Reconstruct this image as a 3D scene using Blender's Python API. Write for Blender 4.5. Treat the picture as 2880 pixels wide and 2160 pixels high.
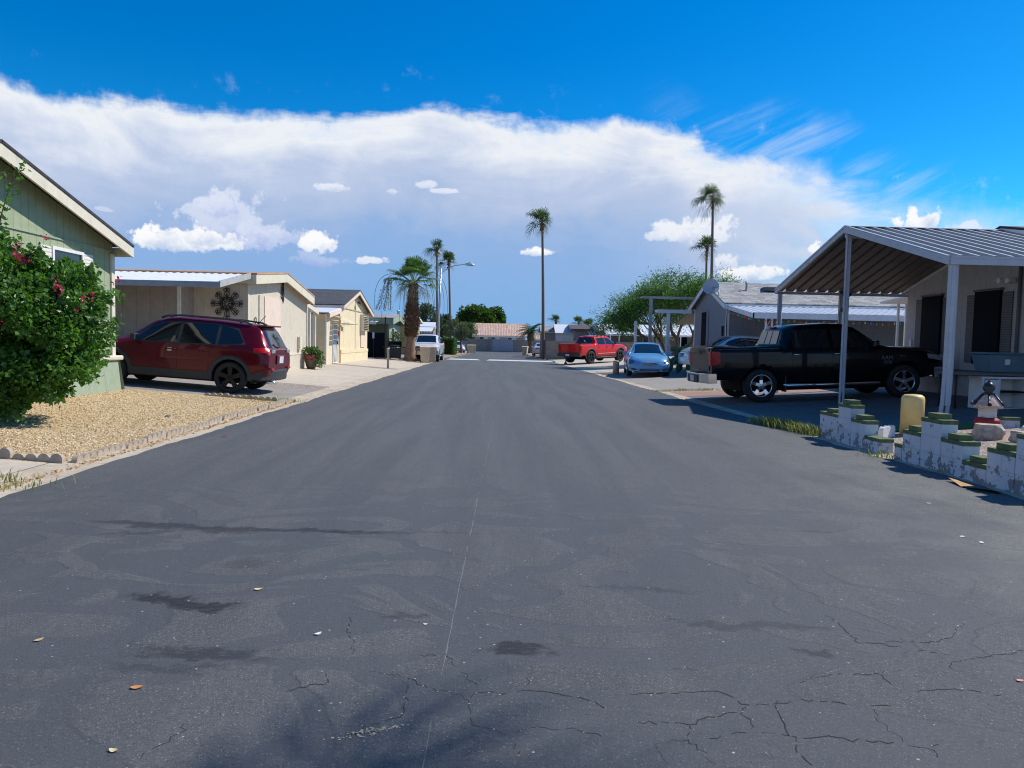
import bpy, bmesh, math, random
import numpy as np
from mathutils import Vector, Matrix, Euler
for _o in list(bpy.data.objects): bpy.data.objects.remove(_o)
SC = bpy.context.scene
COL = SC.collection
R = math.radians
PI = math.pi

# ------------------------------------------------------------------ camera
def _cam_axes(roll=1.2, vx=1387., vy=964.):
    r = R(roll)
    yw = np.array([(vx-1440)/2000., (vy-1080)/2000., 1.]); yw /= np.linalg.norm(yw)
    xd = np.array([math.cos(r), math.sin(r), 0]); xw = xd-yw*xd.dot(yw); xw /= np.linalg.norm(xw)
    zw = np.cross(xw, yw)
    if zw[1] > 0: zw = -zw
    return np.stack([xw, yw, zw])
_M = _cam_axes()
cam_d = bpy.data.cameras.new('Camera'); cam = bpy.data.objects.new('Camera', cam_d); COL.objects.link(cam)
cam_d.sensor_fit = 'HORIZONTAL'; cam_d.sensor_width = 36.0; cam_d.lens = 25.0
cam_d.clip_start = 0.05; cam_d.clip_end = 4000
cam.matrix_world = Matrix(((_M[0][0], -_M[0][1], -_M[0][2], 0), (_M[1][0], -_M[1][1], -_M[1][2], 0),
                           (_M[2][0], -_M[2][1], -_M[2][2], 1.42), (0, 0, 0, 1)))
SC.camera = cam

# ------------------------------------------------------------------ node helpers
class NT:
    def __init__(s, nt): s.t = nt
    def n(s, typ, *ins, **kw):
        nd = s.t.nodes.new(typ)
        named = kw.pop('I', {})
        for k, v in kw.items(): setattr(nd, k, v)
        for i, v in list(enumerate(ins))+list(named.items()):
            if v is None: continue
            sk = nd.inputs[i]
            if isinstance(v, bpy.types.NodeSocket): s.t.links.new(v, sk)
            elif isinstance(v, bpy.types.Node): s.t.links.new(v.outputs[0], sk)
            else:
                if sk.type == 'RGBA' and len(v) == 3: v = (*v, 1)
                sk.default_value = v
        return nd
    def math(s, op, a, b=None, c=None, clamp=False):
        return s.n('ShaderNodeMath', a, b, c, operation=op, use_clamp=clamp).outputs[0]
    def vm(s, op, a, b=None):
        nd = s.n('ShaderNodeVectorMath', a, b, operation=op)
        return nd.outputs['Value'] if op in ('LENGTH', 'DISTANCE', 'DOT_PRODUCT') else nd.outputs[0]
    def noise(s, vec, scale, detail=4, rough=0.55, dist=0.0, col=False):
        nd = s.n('ShaderNodeTexNoise', I={'Vector': vec, 'Scale': scale, 'Detail': detail, 'Roughness': rough, 'Distortion': dist})
        return nd.outputs['Color'] if col else nd.outputs[0]
    def rng(s, v, a, b, c=0., d=1., smooth=True):
        return s.n('ShaderNodeMapRange', I={0: v, 1: a, 2: b, 3: c, 4: d}, interpolation_type='SMOOTHSTEP' if smooth else 'LINEAR', clamp=True).outputs[0]
    def ramp(s, v, stops, interp='LINEAR'):
        nd = s.n('ShaderNodeValToRGB', v); cr = nd.color_ramp; cr.interpolation = interp
        while len(cr.elements) < len(stops): cr.elements.new(0.5)
        for e, (p, c) in zip(cr.elements, stops):
            e.position = p; e.color = (*c, 1) if len(c) == 3 else c
        return nd.outputs[0]
    def mix(s, f, a, b, blend='MIX'):
        nd = s.n('ShaderNodeMix', data_type='RGBA', blend_type=blend)
        for i, v in ((0, f), (6, a), (7, b)):
            sk = nd.inputs[i]
            if isinstance(v, bpy.types.NodeSocket): s.t.links.new(v, sk)
            else: sk.default_value = (*v, 1) if hasattr(v, '__len__') and len(v) == 3 else v
        return nd.outputs[2]

# ------------------------------------------------------------------ world and sun
SUN_AZ, SUN_EL = 20.0, 47.0          # azimuth from +X towards +Y
sun_dir = Vector((math.cos(R(SUN_EL))*math.cos(R(SUN_AZ)), math.cos(R(SUN_EL))*math.sin(R(SUN_AZ)), math.sin(R(SUN_EL))))
sd = bpy.data.lights.new('sun', 'SUN'); sd.energy = 5.0; sd.angle = R(0.53); sd.color = (1.0, 0.94, 0.84)
sun = bpy.data.objects.new('sun', sd); COL.objects.link(sun); sun.location = (40, 15, 60)
sun.rotation_euler = sun_dir.to_track_quat('Z', 'Y').to_euler()
SC.view_settings.view_transform = 'Standard'; SC.view_settings.look = 'None'
SC.cycles.pixel_filter_type = 'BLACKMAN_HARRIS'; SC.cycles.filter_width = 1.1
SC.view_settings.exposure = 0.0; SC.view_settings.gamma = 1.0
SKY_STR = 0.085
def build_world():
    K = 1/SKY_STR
    w = bpy.data.worlds.new('World'); SC.world = w; w.use_nodes = True
    w.node_tree.nodes.clear(); t = NT(w.node_tree)
    sky = t.n('ShaderNodeTexSky', sky_type='NISHITA', sun_disc=False, sun_elevation=R(SUN_EL), sun_rotation=R(90-SUN_AZ),
              air_density=1.0, dust_density=0.3, ozone_density=2.0, altitude=300)
    d = t.n('ShaderNodeTexCoord').outputs['Generated']
    sp = t.n('ShaderNodeSeparateXYZ', d)
    x, y, z = sp.outputs
    ay = t.math('MAXIMUM', t.math('ABSOLUTE', y), 0.05)
    a = t.math('DIVIDE', x, ay)
    hyp = t.math('SQRT', t.math('ADD', t.math('MULTIPLY', x, x), t.math('MULTIPLY', y, y)))
    e = t.math('DIVIDE', z, t.math('MAXIMUM', hyp, 0.02))
    ae = t.n('ShaderNodeCombineXYZ', a, e, t.math('MULTIPLY', t.math('SIGN', y), 1.7)).outputs[0]
    # deep blue of the clear sky: Nishita with more saturation
    blue = t.n('ShaderNodeHueSaturation', I={'Hue': 0.497, 'Saturation': 1.55, 'Value': 1.22, 'Color': sky.outputs[0]}).outputs[0]
    blue = t.mix(1.0, blue, (0.32, 1.19, 1.42), 'MULTIPLY')
    # noise fields
    nb = t.noise(ae, 7.0, 7, 0.6)                         # billow
    aes = t.vm('MULTIPLY', ae, (3.0, 9.0, 1.0))
    ns = t.noise(aes, 1.6, 6, 0.6, 0.6)                   # streaks
    nf = t.noise(ae, 34.0, 5, 0.6)
    # upper edge of the great cloud bank
    fc = t.n('ShaderNodeFloatCurve', I={1: t.math('MULTIPLY_ADD', a, 0.5, 0.5, clamp=True)})
    cu = fc.mapping.curves[0]
    pts = [(-1.0, .28), (-.672, .284), (-.518, .281), (-.35, .291), (-.212, .305), (-.111, .318), (-.048, .313), (.08, .303), (.218, .303),
           (.261, .284), (.314, .268), (.419, .254), (.472, .232), (.54, .200), (.641, .170), (1.0, .13)]
    while len(cu.points) < len(pts): cu.points.new(0.5, 0.5)
    for p, (pa, pe) in zip(cu.points, pts): p.location = (pa*0.5+0.5, pe*2.0)
    fc.mapping.update()
    etop = t.math('MULTIPLY', fc.outputs[0], 0.5)
    wob = t.math('ADD', t.math('MULTIPLY', t.math('SUBTRACT', nb, 0.5), 0.030), t.math('MULTIPLY', t.math('SUBTRACT', nf, 0.5), 0.030))
    wob = t.math('ADD', wob, t.math('MULTIPLY', t.math('SUBTRACT', ns, 0.5), 0.062))
    depth = t.math('ADD', t.math('SUBTRACT', etop, e), wob)          # >0 inside the bank
    right = t.rng(a, 0.30, 0.62)
    soft = t.math('ADD', 0.018, t.math('MULTIPLY', right, 0.05))
    bank = t.rng(t.math('DIVIDE', depth, soft), -0.35, 1.0)
    dn = t.math('ADD', t.math('MULTIPLY', t.math('ADD', depth, -0.008), 4.0), t.math('MULTIPLY', t.math('SUBTRACT', ns, 0.5), 0.36))
    dn = t.math('ADD', dn, t.math('MULTIPLY', t.math('SUBTRACT', nb, 0.5), 0.26))
    bcol = t.ramp(dn, [(0.0, (.74, .82, .94)), (0.07, (.85, .88, .93)), (0.16, (.71, .77, .89)), (0.30, (.51, .60, .80)), (0.48, (.40, .52, .76)),
                       (0.68, (.28, .45, .76)), (1.0, (.22, .44, .77))])
    lit = t.math('MULTIPLY', t.rng(a, .12, .42), t.rng(e, .30, .07))
    bcol = t.mix(t.math('MULTIPLY', lit, t.rng(ns, .3, .7, .15, .8)), bcol, (.74, .81, .93))
    thin = t.math('SUBTRACT', 1.0, t.math('MULTIPLY', right, t.rng(ns, 0.60, 0.40, 0., .6)))
    lowclear = t.rng(e, -0.05, 0.0, 0.9, 1.0)
    bank = t.math('MULTIPLY', t.math('MULTIPLY', bank, thin), lowclear)
    # torn streaks blowing off the right-hand end and small wisps above the edge
    rot = t.n('ShaderNodeVectorRotate', I={'Vector': ae, 'Angle': R(-21)}, rotation_type='Z_AXIS').outputs[0]
    stn = t.noise(t.vm('MULTIPLY', rot, (3.2, 30.0, 1.0)), 1.0, 6, .62, .4)
    win = t.math('MULTIPLY', t.math('MULTIPLY', t.rng(a, .18, .36), t.rng(a, .80, .52)), t.math('MULTIPLY', t.rng(depth, -.075, -.005), t.rng(depth, .16, .05)))
    streak = t.math('MULTIPLY', t.rng(stn, .42, .78), t.math('MULTIPLY', win, t.rng(y, 0.0, 0.2)))
    wisp = t.math('MULTIPLY', t.math('MULTIPLY', t.rng(nf, .52, .75), t.rng(ns, .45, .65)), t.math('MULTIPLY', t.rng(depth, -.05, -.005), .55))
    bank = t.math('MAXIMUM', bank, t.math('MAXIMUM', t.math('MULTIPLY', streak, .55), wisp))
    col = t.mix(bank, blue, t.vm('MULTIPLY', bcol, (K, K, K)))
    # single cumulus heads: (azimuth tangent, height tangent, half width, half height, cover, brightness)
    puffs = [(-.366, .140, .072, .050, .75, .80), (-.322, .128, .048, .028, .7, .78), (-.385, .165, .035, .022, .7, .82), (-.426, .117, .09, .021, 1, 1), (-.461, .120, .04, .019, 1, 1), (-.40, .124, .035, .02, 1, 1),
             (-.246, .127, .034, .023, 1, 1), (-.246, .104, .044, .015, .55, .68), (-.229, .202, .028, .009, .85, .9), (-.142, .203, .011, .006, .7, .85),
             (-.092, .214, .018, .011, .8, .88), (-.070, .206, .024, .006, .8, .88), (.055, .125, .026, .009, 1, 1), (-.173, .107, .028, .008, .85, .92),
             (.246, .150, .046, .028, .8, 1), (.305, .148, .034, .03, .75, .98), (.325, .110, .022, .02, .7, .98), (.36, .096, .05, .014, .9, 1),
             (.597, .155, .034, .02, 1, 1), (.454, .127, .015, .011, .9, 1), (-.531, .150, .015, .005, .55, .8), (.665, .145, .03, .01, .6, .95)]
    lump = t.noise(ae, 34.0, 2, .5, 0, True); lump2 = t.noise(ae, 85.0, 5, .6, 0, True)
    lump = t.vm('ADD', t.vm('MULTIPLY', t.vm('SUBTRACT', lump, (0.5, 0.5, 0.5)), (1.7, 1.5, 0.0)), t.vm('MULTIPLY', t.vm('SUBTRACT', lump2, (0.5, 0.5, 0.5)), (1.5, 1.2, 0.0)))
    front = t.rng(y, 0.0, 0.2)
    for (a0, e0, ra, re, cov, br) in puffs:
        q = t.vm('MULTIPLY', t.vm('SUBTRACT', ae, (a0, e0, 0)), (1/ra, 1/re, 0))
        qy = t.n('ShaderNodeSeparateXYZ', q).outputs[1]
        q = t.vm('ADD', q, lump)
        # flat base: squeeze what lies under the middle
        low = t.math('MULTIPLY', t.math('MINIMUM', qy, 0.0), 0.9)
        ln = t.math('SUBTRACT', t.vm('LENGTH', q), low)
        m = t.math('MULTIPLY', t.math('MULTIPLY', t.rng(ln, 1.02, 0.68), cov), front)
        sh = t.rng(t.math('ADD', qy, t.math('MULTIPLY', t.math('SUBTRACT', nf, 0.5), 2.8)), -0.9, 0.5)
        c = t.mix(sh, (.50*K*br, .61*K*br, .82*K), (.96*K*br**1.3, .97*K*br, .99*K*br**.3))
        col = t.mix(m, col, c)
    bg = t.n('ShaderNodeBackground', col, SKY_STR)
    out = t.n('ShaderNodeOutputWorld', bg)
    w.cycles.sampling_method = 'MANUAL'; w.cycles.sample_map_resolution = 512
build_world()

# ------------------------------------------------------------------ mesh builder
class MB:
    def __init__(s): s.v = []; s.f = []; s.m = []; s.nv = 0; s.sm = []
    def add(s, v, f, mi=0, smooth=False):
        v = np.asarray(v, float).reshape(-1, 3); b = s.nv
        s.v.append(v); s.nv += len(v)
        s.f += [tuple(int(i)+b for i in q) for q in f]; s.m += [mi]*len(f); s.sm += [smooth]*len(f)
        return s
    def box(s, x0, y0, z0, x1, y1, z1, mi=0):
        x0, x1 = min(x0, x1), max(x0, x1); y0, y1 = min(y0, y1), max(y0, y1); z0, z1 = min(z0, z1), max(z0, z1)
        return s.add([(x0, y0, z0), (x1, y0, z0), (x1, y1, z0), (x0, y1, z0), (x0, y0, z1), (x1, y0, z1), (x1, y1, z1), (x0, y1, z1)],
                     [(3, 2, 1, 0), (4, 5, 6, 7), (0, 1, 5, 4), (1, 2, 6, 5), (2, 3, 7, 6), (3, 0, 4, 7)], mi)
    def cbox(s, c, d, rz=0, rx=0, ry=0, mi=0):
        m = np.array(Euler((rx, ry, rz)).to_matrix()); h = np.array(d)/2.
        P = np.array([(-1, -1, -1), (1, -1, -1), (1, 1, -1), (-1, 1, -1), (-1, -1, 1), (1, -1, 1), (1, 1, 1), (-1, 1, 1)])*h
        return s.add(P@m.T+np.array(c), [(3, 2, 1, 0), (4, 5, 6, 7), (0, 1, 5, 4), (1, 2, 6, 5), (2, 3, 7, 6), (3, 0, 4, 7)], mi)
    def prism(s, poly, axis, a, b, mi=0):
        """extrude a 2-D outline along an axis; the outline lies in the other two axes in order"""
        n = len(poly); k = 'xyz'.index(axis); o = [i for i in range(3) if i != k]
        P = np.zeros((2*n, 3))
        for i, p in enumerate(poly):
            P[i, o[0]], P[i, o[1]], P[i, k] = p[0], p[1], a
            P[n+i, o[0]], P[n+i, o[1]], P[n+i, k] = p[0], p[1], b
        F = [tuple(range(n))[::-1], tuple(range(n, 2*n))]+[(i, (i+1) % n, n+(i+1) % n, n+i) for i in range(n)]
        return s.add(P, F, mi)
    def slab(s, quad, th, mi=0):
        """thick sheet: four corners, thickened downwards along its normal"""
        q = np.array(quad, float); nrm = np.cross(q[1]-q[0], q[3]-q[0]); nrm /= np.linalg.norm(nrm)
        if nrm[2] < 0: nrm = -nrm
        return s.add(np.vstack([q, q-nrm*th]), [(0, 1, 2, 3), (7, 6, 5, 4), (0, 4, 5, 1), (1, 5, 6, 2), (2, 6, 7, 3), (3, 7, 4, 0)], mi)
    def tube(s, pts, rad, n=8, mi=0, caps=True, smooth=True):
        pts = np.array(pts, float); k = len(pts); rad = np.broadcast_to(np.asarray(rad, float), (k,))
        V = []; prev = None
        for i in range(k):
            t = pts[min(i+1, k-1)]-pts[max(i-1, 0)]; L = np.linalg.norm(t); t = t/(L if L else 1)
            if prev is None:
                u = np.cross(t, (0, 0, 1.0) if abs(t[2]) < .9 else (1.0, 0, 0))
            else: u = prev-t*prev.dot(t)
            u /= (np.linalg.norm(u) or 1); prev = u; w = np.cross(t, u)
            for j in range(n):
                an = 2*PI*j/n; V.append(pts[i]+rad[i]*(math.cos(an)*u+math.sin(an)*w))
        F = [(i*n+j, i*n+(j+1) % n, (i+1)*n+(j+1) % n, (i+1)*n+j) for i in range(k-1) for j in range(n)]
        s.add(V, F, mi, smooth)
        if caps:
            b = s.nv-k*n
            s.f += [tuple(b+j for j in range(n))[::-1], tuple(b+(k-1)*n+j for j in range(n))]; s.m += [mi]*2; s.sm += [False]*2
        return s
    def lathe(s, prof, c=(0, 0, 0), n=20, axis='z', mi=0, smooth=True, caps=True):
        V = []
        for (r, h) in prof:
            for j in range(n):
                an = 2*PI*j/n; p = (r*math.cos(an), r*math.sin(an), h)
                if axis == 'y': p = (p[0], p[2], p[1])
                elif axis == 'x': p = (p[2], p[0], p[1])
                V.append((p[0]+c[0], p[1]+c[1], p[2]+c[2]))
        k = len(prof)
        F = [(i*n+j, i*n+(j+1) % n, (i+1)*n+(j+1) % n, (i+1)*n+j) for i in range(k-1) for j in range(n)]
        s.add(V, F, mi, smooth)
        if not caps: return s
        b = s.nv-k*n
        if prof[0][0] > 1e-4: s.f.append(tuple(b+j for j in range(n))[::-1]); s.m.append(mi); s.sm.append(False)
        if prof[-1][0] > 1e-4: s.f.append(tuple(b+(k-1)*n+j for j in range(n))); s.m.append(mi); s.sm.append(False)
        return s
    def mesh(s, name, mats, loc=None, tint=None):
        me = bpy.data.meshes.new(name)
        V = np.vstack(s.v) if s.v else np.zeros((0, 3))
        if loc is not None:                       # world coordinates -> the thing's own frame
            mi = np.array(loc); V = np.c_[V, np.ones(len(V))]@mi.T; V = V[:, :3]
        me.from_pydata(V.tolist(), [], s.f)
        for m in (mats if isinstance(mats, (list, tuple)) else [mats]): me.materials.append(m)
        if len(me.polygons) == len(s.m):
            me.polygons.foreach_set('material_index', s.m); me.polygons.foreach_set('use_smooth', s.sm)
        me.update()
        return me

ROOTM = {}
def thing(name, label, cat, loc=(0, 0, 0), rz=0.0, group=None, rot=None):
    o = bpy.data.objects.new(name, None); o.empty_display_size = .2; COL.objects.link(o)
    o.location = loc; o.rotation_euler = rot if rot is not None else (0, 0, rz)
    o['label'] = label; o['category'] = cat
    if group: o['group'] = group
    M4 = Matrix.Translation(loc)@Euler(o.rotation_euler).to_matrix().to_4x4()
    ROOTM[o.name] = M4.inverted()
    return o
def part(name, mb, mats, parent, world=True, bevel=0, label=None, smooth=None):
    M4 = ROOTM.get(parent.name)
    me = mb.mesh(name, mats, M4 if world else None)
    o = bpy.data.objects.new(name, me); COL.objects.link(o); o.parent = parent
    ROOTM[o.name] = M4
    if bevel:
        b = o.modifiers.new('bevel', 'BEVEL'); b.width = bevel; b.segments = 2; b.limit_method = 'ANGLE'; b.harden_normals = False
    if label: o['label'] = label
    return o
def solo(name, mb, mats, label, cat, loc=(0, 0, 0), group=None, bevel=0, kind=None):
    """a thing that is one mesh; geometry in world coordinates, origin at loc"""
    M4 = Matrix.Translation(loc).inverted()
    o = bpy.data.objects.new(name, mb.mesh(name, mats, M4)); COL.objects.link(o); o.location = loc
    ROOTM[o.name] = M4
    if label: o['label'] = label
    if cat: o['category'] = cat
    if group: o['group'] = group
    if kind: o['kind'] = kind
    if bevel:
        b = o.modifiers.new('bevel', 'BEVEL'); b.width = bevel; b.segments = 2; b.limit_method = 'ANGLE'
    return o
def struct(name, mb, mats): return solo(name, mb, mats, None, None, kind='structure')
def copy_tree(o, parent=None):
    c = o.copy(); COL.objects.link(c)
    if parent is not None: c.parent = parent
    for ch in list(o.children): copy_tree(ch, c)
    return c

# ------------------------------------------------------------------ materials
def mat(name, col, rough=0.6, var=0.12, scale=6.0, bump=0.0, bscale=40.0, metal=0.0, coat=0.0, spec=0.5, dirt=0.0, col2=None, stretch=(1, 1, 1), grooves=None, fn=None):
    """procedural principled: base colour with two octaves of noise variation, optional bump, dirt blotches, board grooves"""
    m = bpy.data.materials.new(name); m.use_nodes = True; m.node_tree.nodes.clear(); t = NT(m.node_tree)
    p = t.n('ShaderNodeTexCoord').outputs['Object']
    if stretch != (1, 1, 1): ps = t.vm('MULTIPLY', p, stretch)
    else: ps = p
    n1 = t.noise(ps, scale, 5, 0.6)
    c = t.mix(t.rng(n1, 0.3, 0.7, 0, 1), tuple(x*(1-var) for x in col), tuple(min(1, x*(1+var)) for x in col) if col2 is None else col2)
    if dirt:
        n2 = t.noise(t.vm('MULTIPLY', p, (1, 1, .35)), 2.3, 6, 0.65)
        c = t.mix(t.rng(n2, 0.52, 0.75, 0, dirt), c, tuple(x*.45+.02 for x in col))
    h = None
    if bump: h = t.math('MULTIPLY', t.noise(p, bscale, 4, 0.6), bump)
    if grooves:                                  # (spacing along x+y, depth colour factor)
        sp = t.n('ShaderNodeSeparateXYZ', p)
        u = t.math('ADD', sp.outputs[0], sp.outputs[1]) if grooves[2] == 'h' else sp.outputs[2]
        fr = t.math('FRACT', t.math('DIVIDE', u, grooves[0]))
        g = t.math('LESS_THAN', fr, grooves[3])
        c = t.mix(t.math('MULTIPLY', g, grooves[1]), c, tuple(x*.3 for x in col))
        gh = t.math('MULTIPLY', g, -1.0); h = gh if h is None else t.math('ADD', h, gh)
    if fn: c, h = fn(t, p, c, h)
    b = t.n('ShaderNodeBsdfPrincipled', I={'Base Color': c, 'Roughness': rough, 'Metallic': metal, 'Coat Weight': coat, 'Coat Roughness': 0.04, 'Specular IOR Level': spec})
    if h is not None:
        bp = t.n('ShaderNodeBump', I={'Strength': 0.6, 'Distance': 0.01, 'Height': h}); t.t.links.new(bp.outputs[0], b.inputs['Normal'])
    t.n('ShaderNodeOutputMaterial', b)
    return m
def paint(name, col, coat=0.8, metal=0.0, rough=0.32):
    m = bpy.data.materials.new(name); m.use_nodes = True; m.node_tree.nodes.clear(); t = NT(m.node_tree)
    p = t.n('ShaderNodeTexCoord').outputs['Object']
    n1 = t.noise(p, 3.0, 4, .6)
    dust = t.rng(t.noise(p, 9.0, 5, .7), .5, .8, 0, .025)
    c = t.mix(t.rng(n1, .3, .7, 0, 1), tuple(x*.93 for x in col), tuple(min(1, x*1.05) for x in col))
    c = t.mix(dust, c, (.30, .26, .21))
    b = t.n('ShaderNodeBsdfPrincipled', I={'Base Color': c, 'Roughness': rough, 'Metallic': metal, 'Coat Weight': coat, 'Coat Roughness': 0.03, 'Specular IOR Level': 0.15})
    h = t.noise(p, 1.6, 3, .5)
    bp = t.n('ShaderNodeBump', I={'Strength': 0.05, 'Distance': 0.05, 'Height': h}); t.t.links.new(bp.outputs[0], b.inputs['Coat Normal'])
    t.n('ShaderNodeOutputMaterial', b)
    return m
def leaf_mat(name, col, col2, trans=0.35, rough=0.5, scale=3.0):
    m = bpy.data.materials.new(name); m.use_nodes = True; m.node_tree.nodes.clear(); t = NT(m.node_tree)
    p = t.n('ShaderNodeTexCoord').outputs['Object']
    n1 = t.noise(p, scale, 3, .6); n2 = t.noise(p, scale*14, 2, .6)
    f = t.rng(t.math('ADD', t.math('MULTIPLY', n1, .5), t.math('MULTIPLY', n2, .5)), .36, .64)
    c = t.mix(f, col, col2)
    b = t.n('ShaderNodeBsdfPrincipled', I={'Base Color': c, 'Roughness': rough, 'Specular IOR Level': .35})
    tr = t.n('ShaderNodeBsdfTranslucent', t.mix(1.0, c, (1.3, 1.5, .6), 'MULTIPLY'))
    mx = t.n('ShaderNodeMixShader', trans, b.outputs[0], tr.outputs[0])
    t.n('ShaderNodeOutputMaterial', mx)
    return m
M = {}
def GL(x):                                        # height of the lots above the road
    return .067*min(max(0, -x-4.3), 9.) if x < 0 else .055*min(max(0, x-5.2), 11.)
rnd = random.Random(7)
def _asphalt(t, p, c, h):
    n = t.noise(p, 1.1, 5, .6)
    st = t.noise(t.vm('MULTIPLY', p, (2.2, .13, 1)), 1.0, 5, .6, .5)
    curv = t.noise(t.vm('MULTIPLY', p, (.55, .95, 1)), 1.2, 3, .5, 1.4)
    base = t.mix(t.rng(st, .35, .68), (.080, .084, .088), (.112, .115, .117))
    base = t.mix(t.rng(n, .35, .7, 0, .6), base, (.094, .098, .102))
    smooth = t.math('MULTIPLY', t.rng(t.math('ABSOLUTE', t.math('SUBTRACT', curv, .5)), .085, .05), .75)
    smooth = t.math('MULTIPLY', smooth, t.rng(t.n('ShaderNodeSeparateXYZ', p).outputs[1], 9., 4.5, .0, 1.))
    base = t.mix(smooth, base, (.070, .076, .084))          # poured sealer bands
    gr = t.noise(p, 190.0, 3, .85); gr2 = t.noise(p, 42.0, 3, .7)
    grain = t.math('MULTIPLY', t.math('SUBTRACT', t.math('ADD', t.math('MULTIPLY', gr, .7), t.math('MULTIPLY', gr2, .3)), .5), 3.0)
    gr3 = t.noise(p, 85.0, 2, .7)
    grain = t.math('MULTIPLY', grain, t.math('SUBTRACT', 1.0, t.math('MULTIPLY', smooth, .6)))
    fleck = t.math('MULTIPLY', t.rng(gr3, .60, .70), t.math('SUBTRACT', 1.0, t.math('MULTIPLY', smooth, .7)))
    pit = t.rng(gr3, .40, .31)
    base = t.mix(t.math('MULTIPLY', fleck, .8), base, (.27, .27, .265)); base = t.mix(t.math('MULTIPLY', pit, .5), base, (.03, .032, .036))
    sx, sy, sz = t.n('ShaderNodeSeparateXYZ', p).outputs
    # coarse worn aggregate on the right shoulder
    worn = t.math('MULTIPLY', t.rng(t.math('ADD', sx, t.math('MULTIPLY', t.math('SUBTRACT', n, .5), 3.0)), 2.7, 4.6), t.rng(sy, 13., 6.))
    worn = t.math('MULTIPLY', worn, t.rng(n, .3, .62))
    grain = t.math('MULTIPLY', grain, t.math('ADD', 1.0, t.math('MULTIPLY', worn, .7)))
    base = t.mix(t.math('MULTIPLY', worn, .55), base, (.19, .185, .165))
    base = t.mix(1.0, base, t.n('ShaderNodeCombineXYZ', *[t.math('ADD', 1.0, grain)]*3).outputs[0], 'MULTIPLY')
    # oil and rubber marks: (x, y, half length, half width, turn, strength)
    w = t.noise(p, 5.0, 5, .7, 0, True); w = t.vm('MULTIPLY', t.vm('SUBTRACT', w, (.5, .5, .5)), (.5, .35, 0))
    comb = t.noise(t.vm('MULTIPLY', p, (14, 60, 1)), 1.0, 2, .6)
    for (cx, cy, rx, ry, an, k) in [(-2.35, 5.28, .8, .09, -.2, .75), (-1.4, 5.22, .75, .06, -.08, .8), (-.8, 5.2, 1.0, .025, -.02, .5), (-2.5, 5.1, .3, .06, .2, .5), (-1.72, 3.78, .26, .075, -.25, 1.), (-1.5, 3.7, .2, .06, -.1, .95),
                                    (.14, 3.2, .16, .075, -.2, .95), (-1.25, 3.13, .36, .06, -.08, .7), (-1.35, 3.0, .3, .05, 0, .4), (1.53, 3.19, .1, .05, -.5, .75), (-1.55, 4.4, .18, .1, 0, .35), (.9, 4.05, .35, .04, -.12, .4), (1.35, 3.5, .5, .05, -.12, .45), (-.4, 3.6, .12, .05, 0, .5)]:
        q = t.vm('SUBTRACT', t.vm('ADD', p, w), (cx, cy, 0))
        rot = t.n('ShaderNodeVectorRotate', I={'Vector': q, 'Angle': -an}, rotation_type='Z_AXIS').outputs[0]
        q = t.vm('MULTIPLY', rot, (1/rx, 1/ry, 0))
        f = t.math('MULTIPLY', t.rng(t.vm('LENGTH', q), 1.15, .55), t.rng(comb, .28, .5, .35*k, k))
        base = t.mix(f, base, (.022, .024, .028))
    sp = t.n('ShaderNodeTexVoronoi', I={'Vector': p, 'Scale': 30.0, 'Randomness': 1.0}, feature='F1')
    rnd_ = t.n('ShaderNodeSeparateXYZ', sp.outputs['Color']).outputs[0]
    chip = t.math('MULTIPLY', t.math('LESS_THAN', sp.outputs['Distance'], .16), t.math('GREATER_THAN', rnd_, .965))
    base = t.mix(chip, base, (.40, .38, .34))
    h = t.math('ADD', t.math('ADD', t.math('MULTIPLY', gr, 1.2), gr3), t.math('MULTIPLY', gr2, .6))
    h = t.math('MULTIPLY', h, t.math('SUBTRACT', 1.0, t.math('MULTIPLY', smooth, .8)))
    return base, h
def _gravel(c1, c2, c3, scale):
    def fn(t, p, c, h):
        v = t.n('ShaderNodeTexVoronoi', I={'Vector': p, 'Scale': scale, 'Randomness': 1.0}, feature='F1')
        r = t.n('ShaderNodeSeparateXYZ', v.outputs['Color']).outputs[0]
        b = t.ramp(r, [(0, c1), (.5, c2), (.85, c3), (1., tuple(x*.35 for x in c1))])
        n = t.noise(p, .8, 4, .6)
        b = t.mix(t.rng(n, .4, .7, 0, .45), b, tuple(x*.8 for x in c2))
        gap = t.rng(v.outputs['Distance'], .30, .62)
        b = t.mix(t.math('MULTIPLY', gap, .62), b, tuple(x*.38 for x in c1))
        return b, t.math('MULTIPLY', v.outputs['Distance'], -3.0)
    return fn
def _concrete(joint_y=None, joint_x=None, stain=(.2, .19, .17)):
    def fn(t, p, c, h):
        n = t.noise(p, .9, 6, .65); n2 = t.noise(p, 7., 5, .7)
        b = t.mix(t.rng(n, .45, .75, 0, .55), c, stain)
        b = t.mix(t.rng(n2, .55, .8, 0, .4), b, tuple(x*.6 for x in stain))
        sx, sy, sz = t.n('ShaderNodeSeparateXYZ', p).outputs
        for s_, sp in ((sx, joint_x), (sy, joint_y)):
            if sp:
                g = t.math('LESS_THAN', t.math('FRACT', t.math('DIVIDE', t.math('ADD', s_, 100.13), sp)), .02/sp)
                b = t.mix(t.math('MULTIPLY', g, .6), b, tuple(x*.35 for x in stain))
        return b, t.noise(p, 60, 3, .6)
    return fn
M['asphalt'] = mat('asphalt', (.08, .085, .095), rough=.72, spec=.35, fn=_asphalt)
M['gravel_tan'] = mat('tan gravel', (.6, .46, .3), rough=.9, fn=_gravel((.58, .40, .20), (.74, .54, .29), (.84, .68, .43), 34.))
M['gravel_pink'] = mat('pink gravel', (.5, .4, .34), rough=.9, fn=_gravel((.30, .21, .17), (.48, .38, .31), (.62, .54, .46), 22.))
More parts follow.
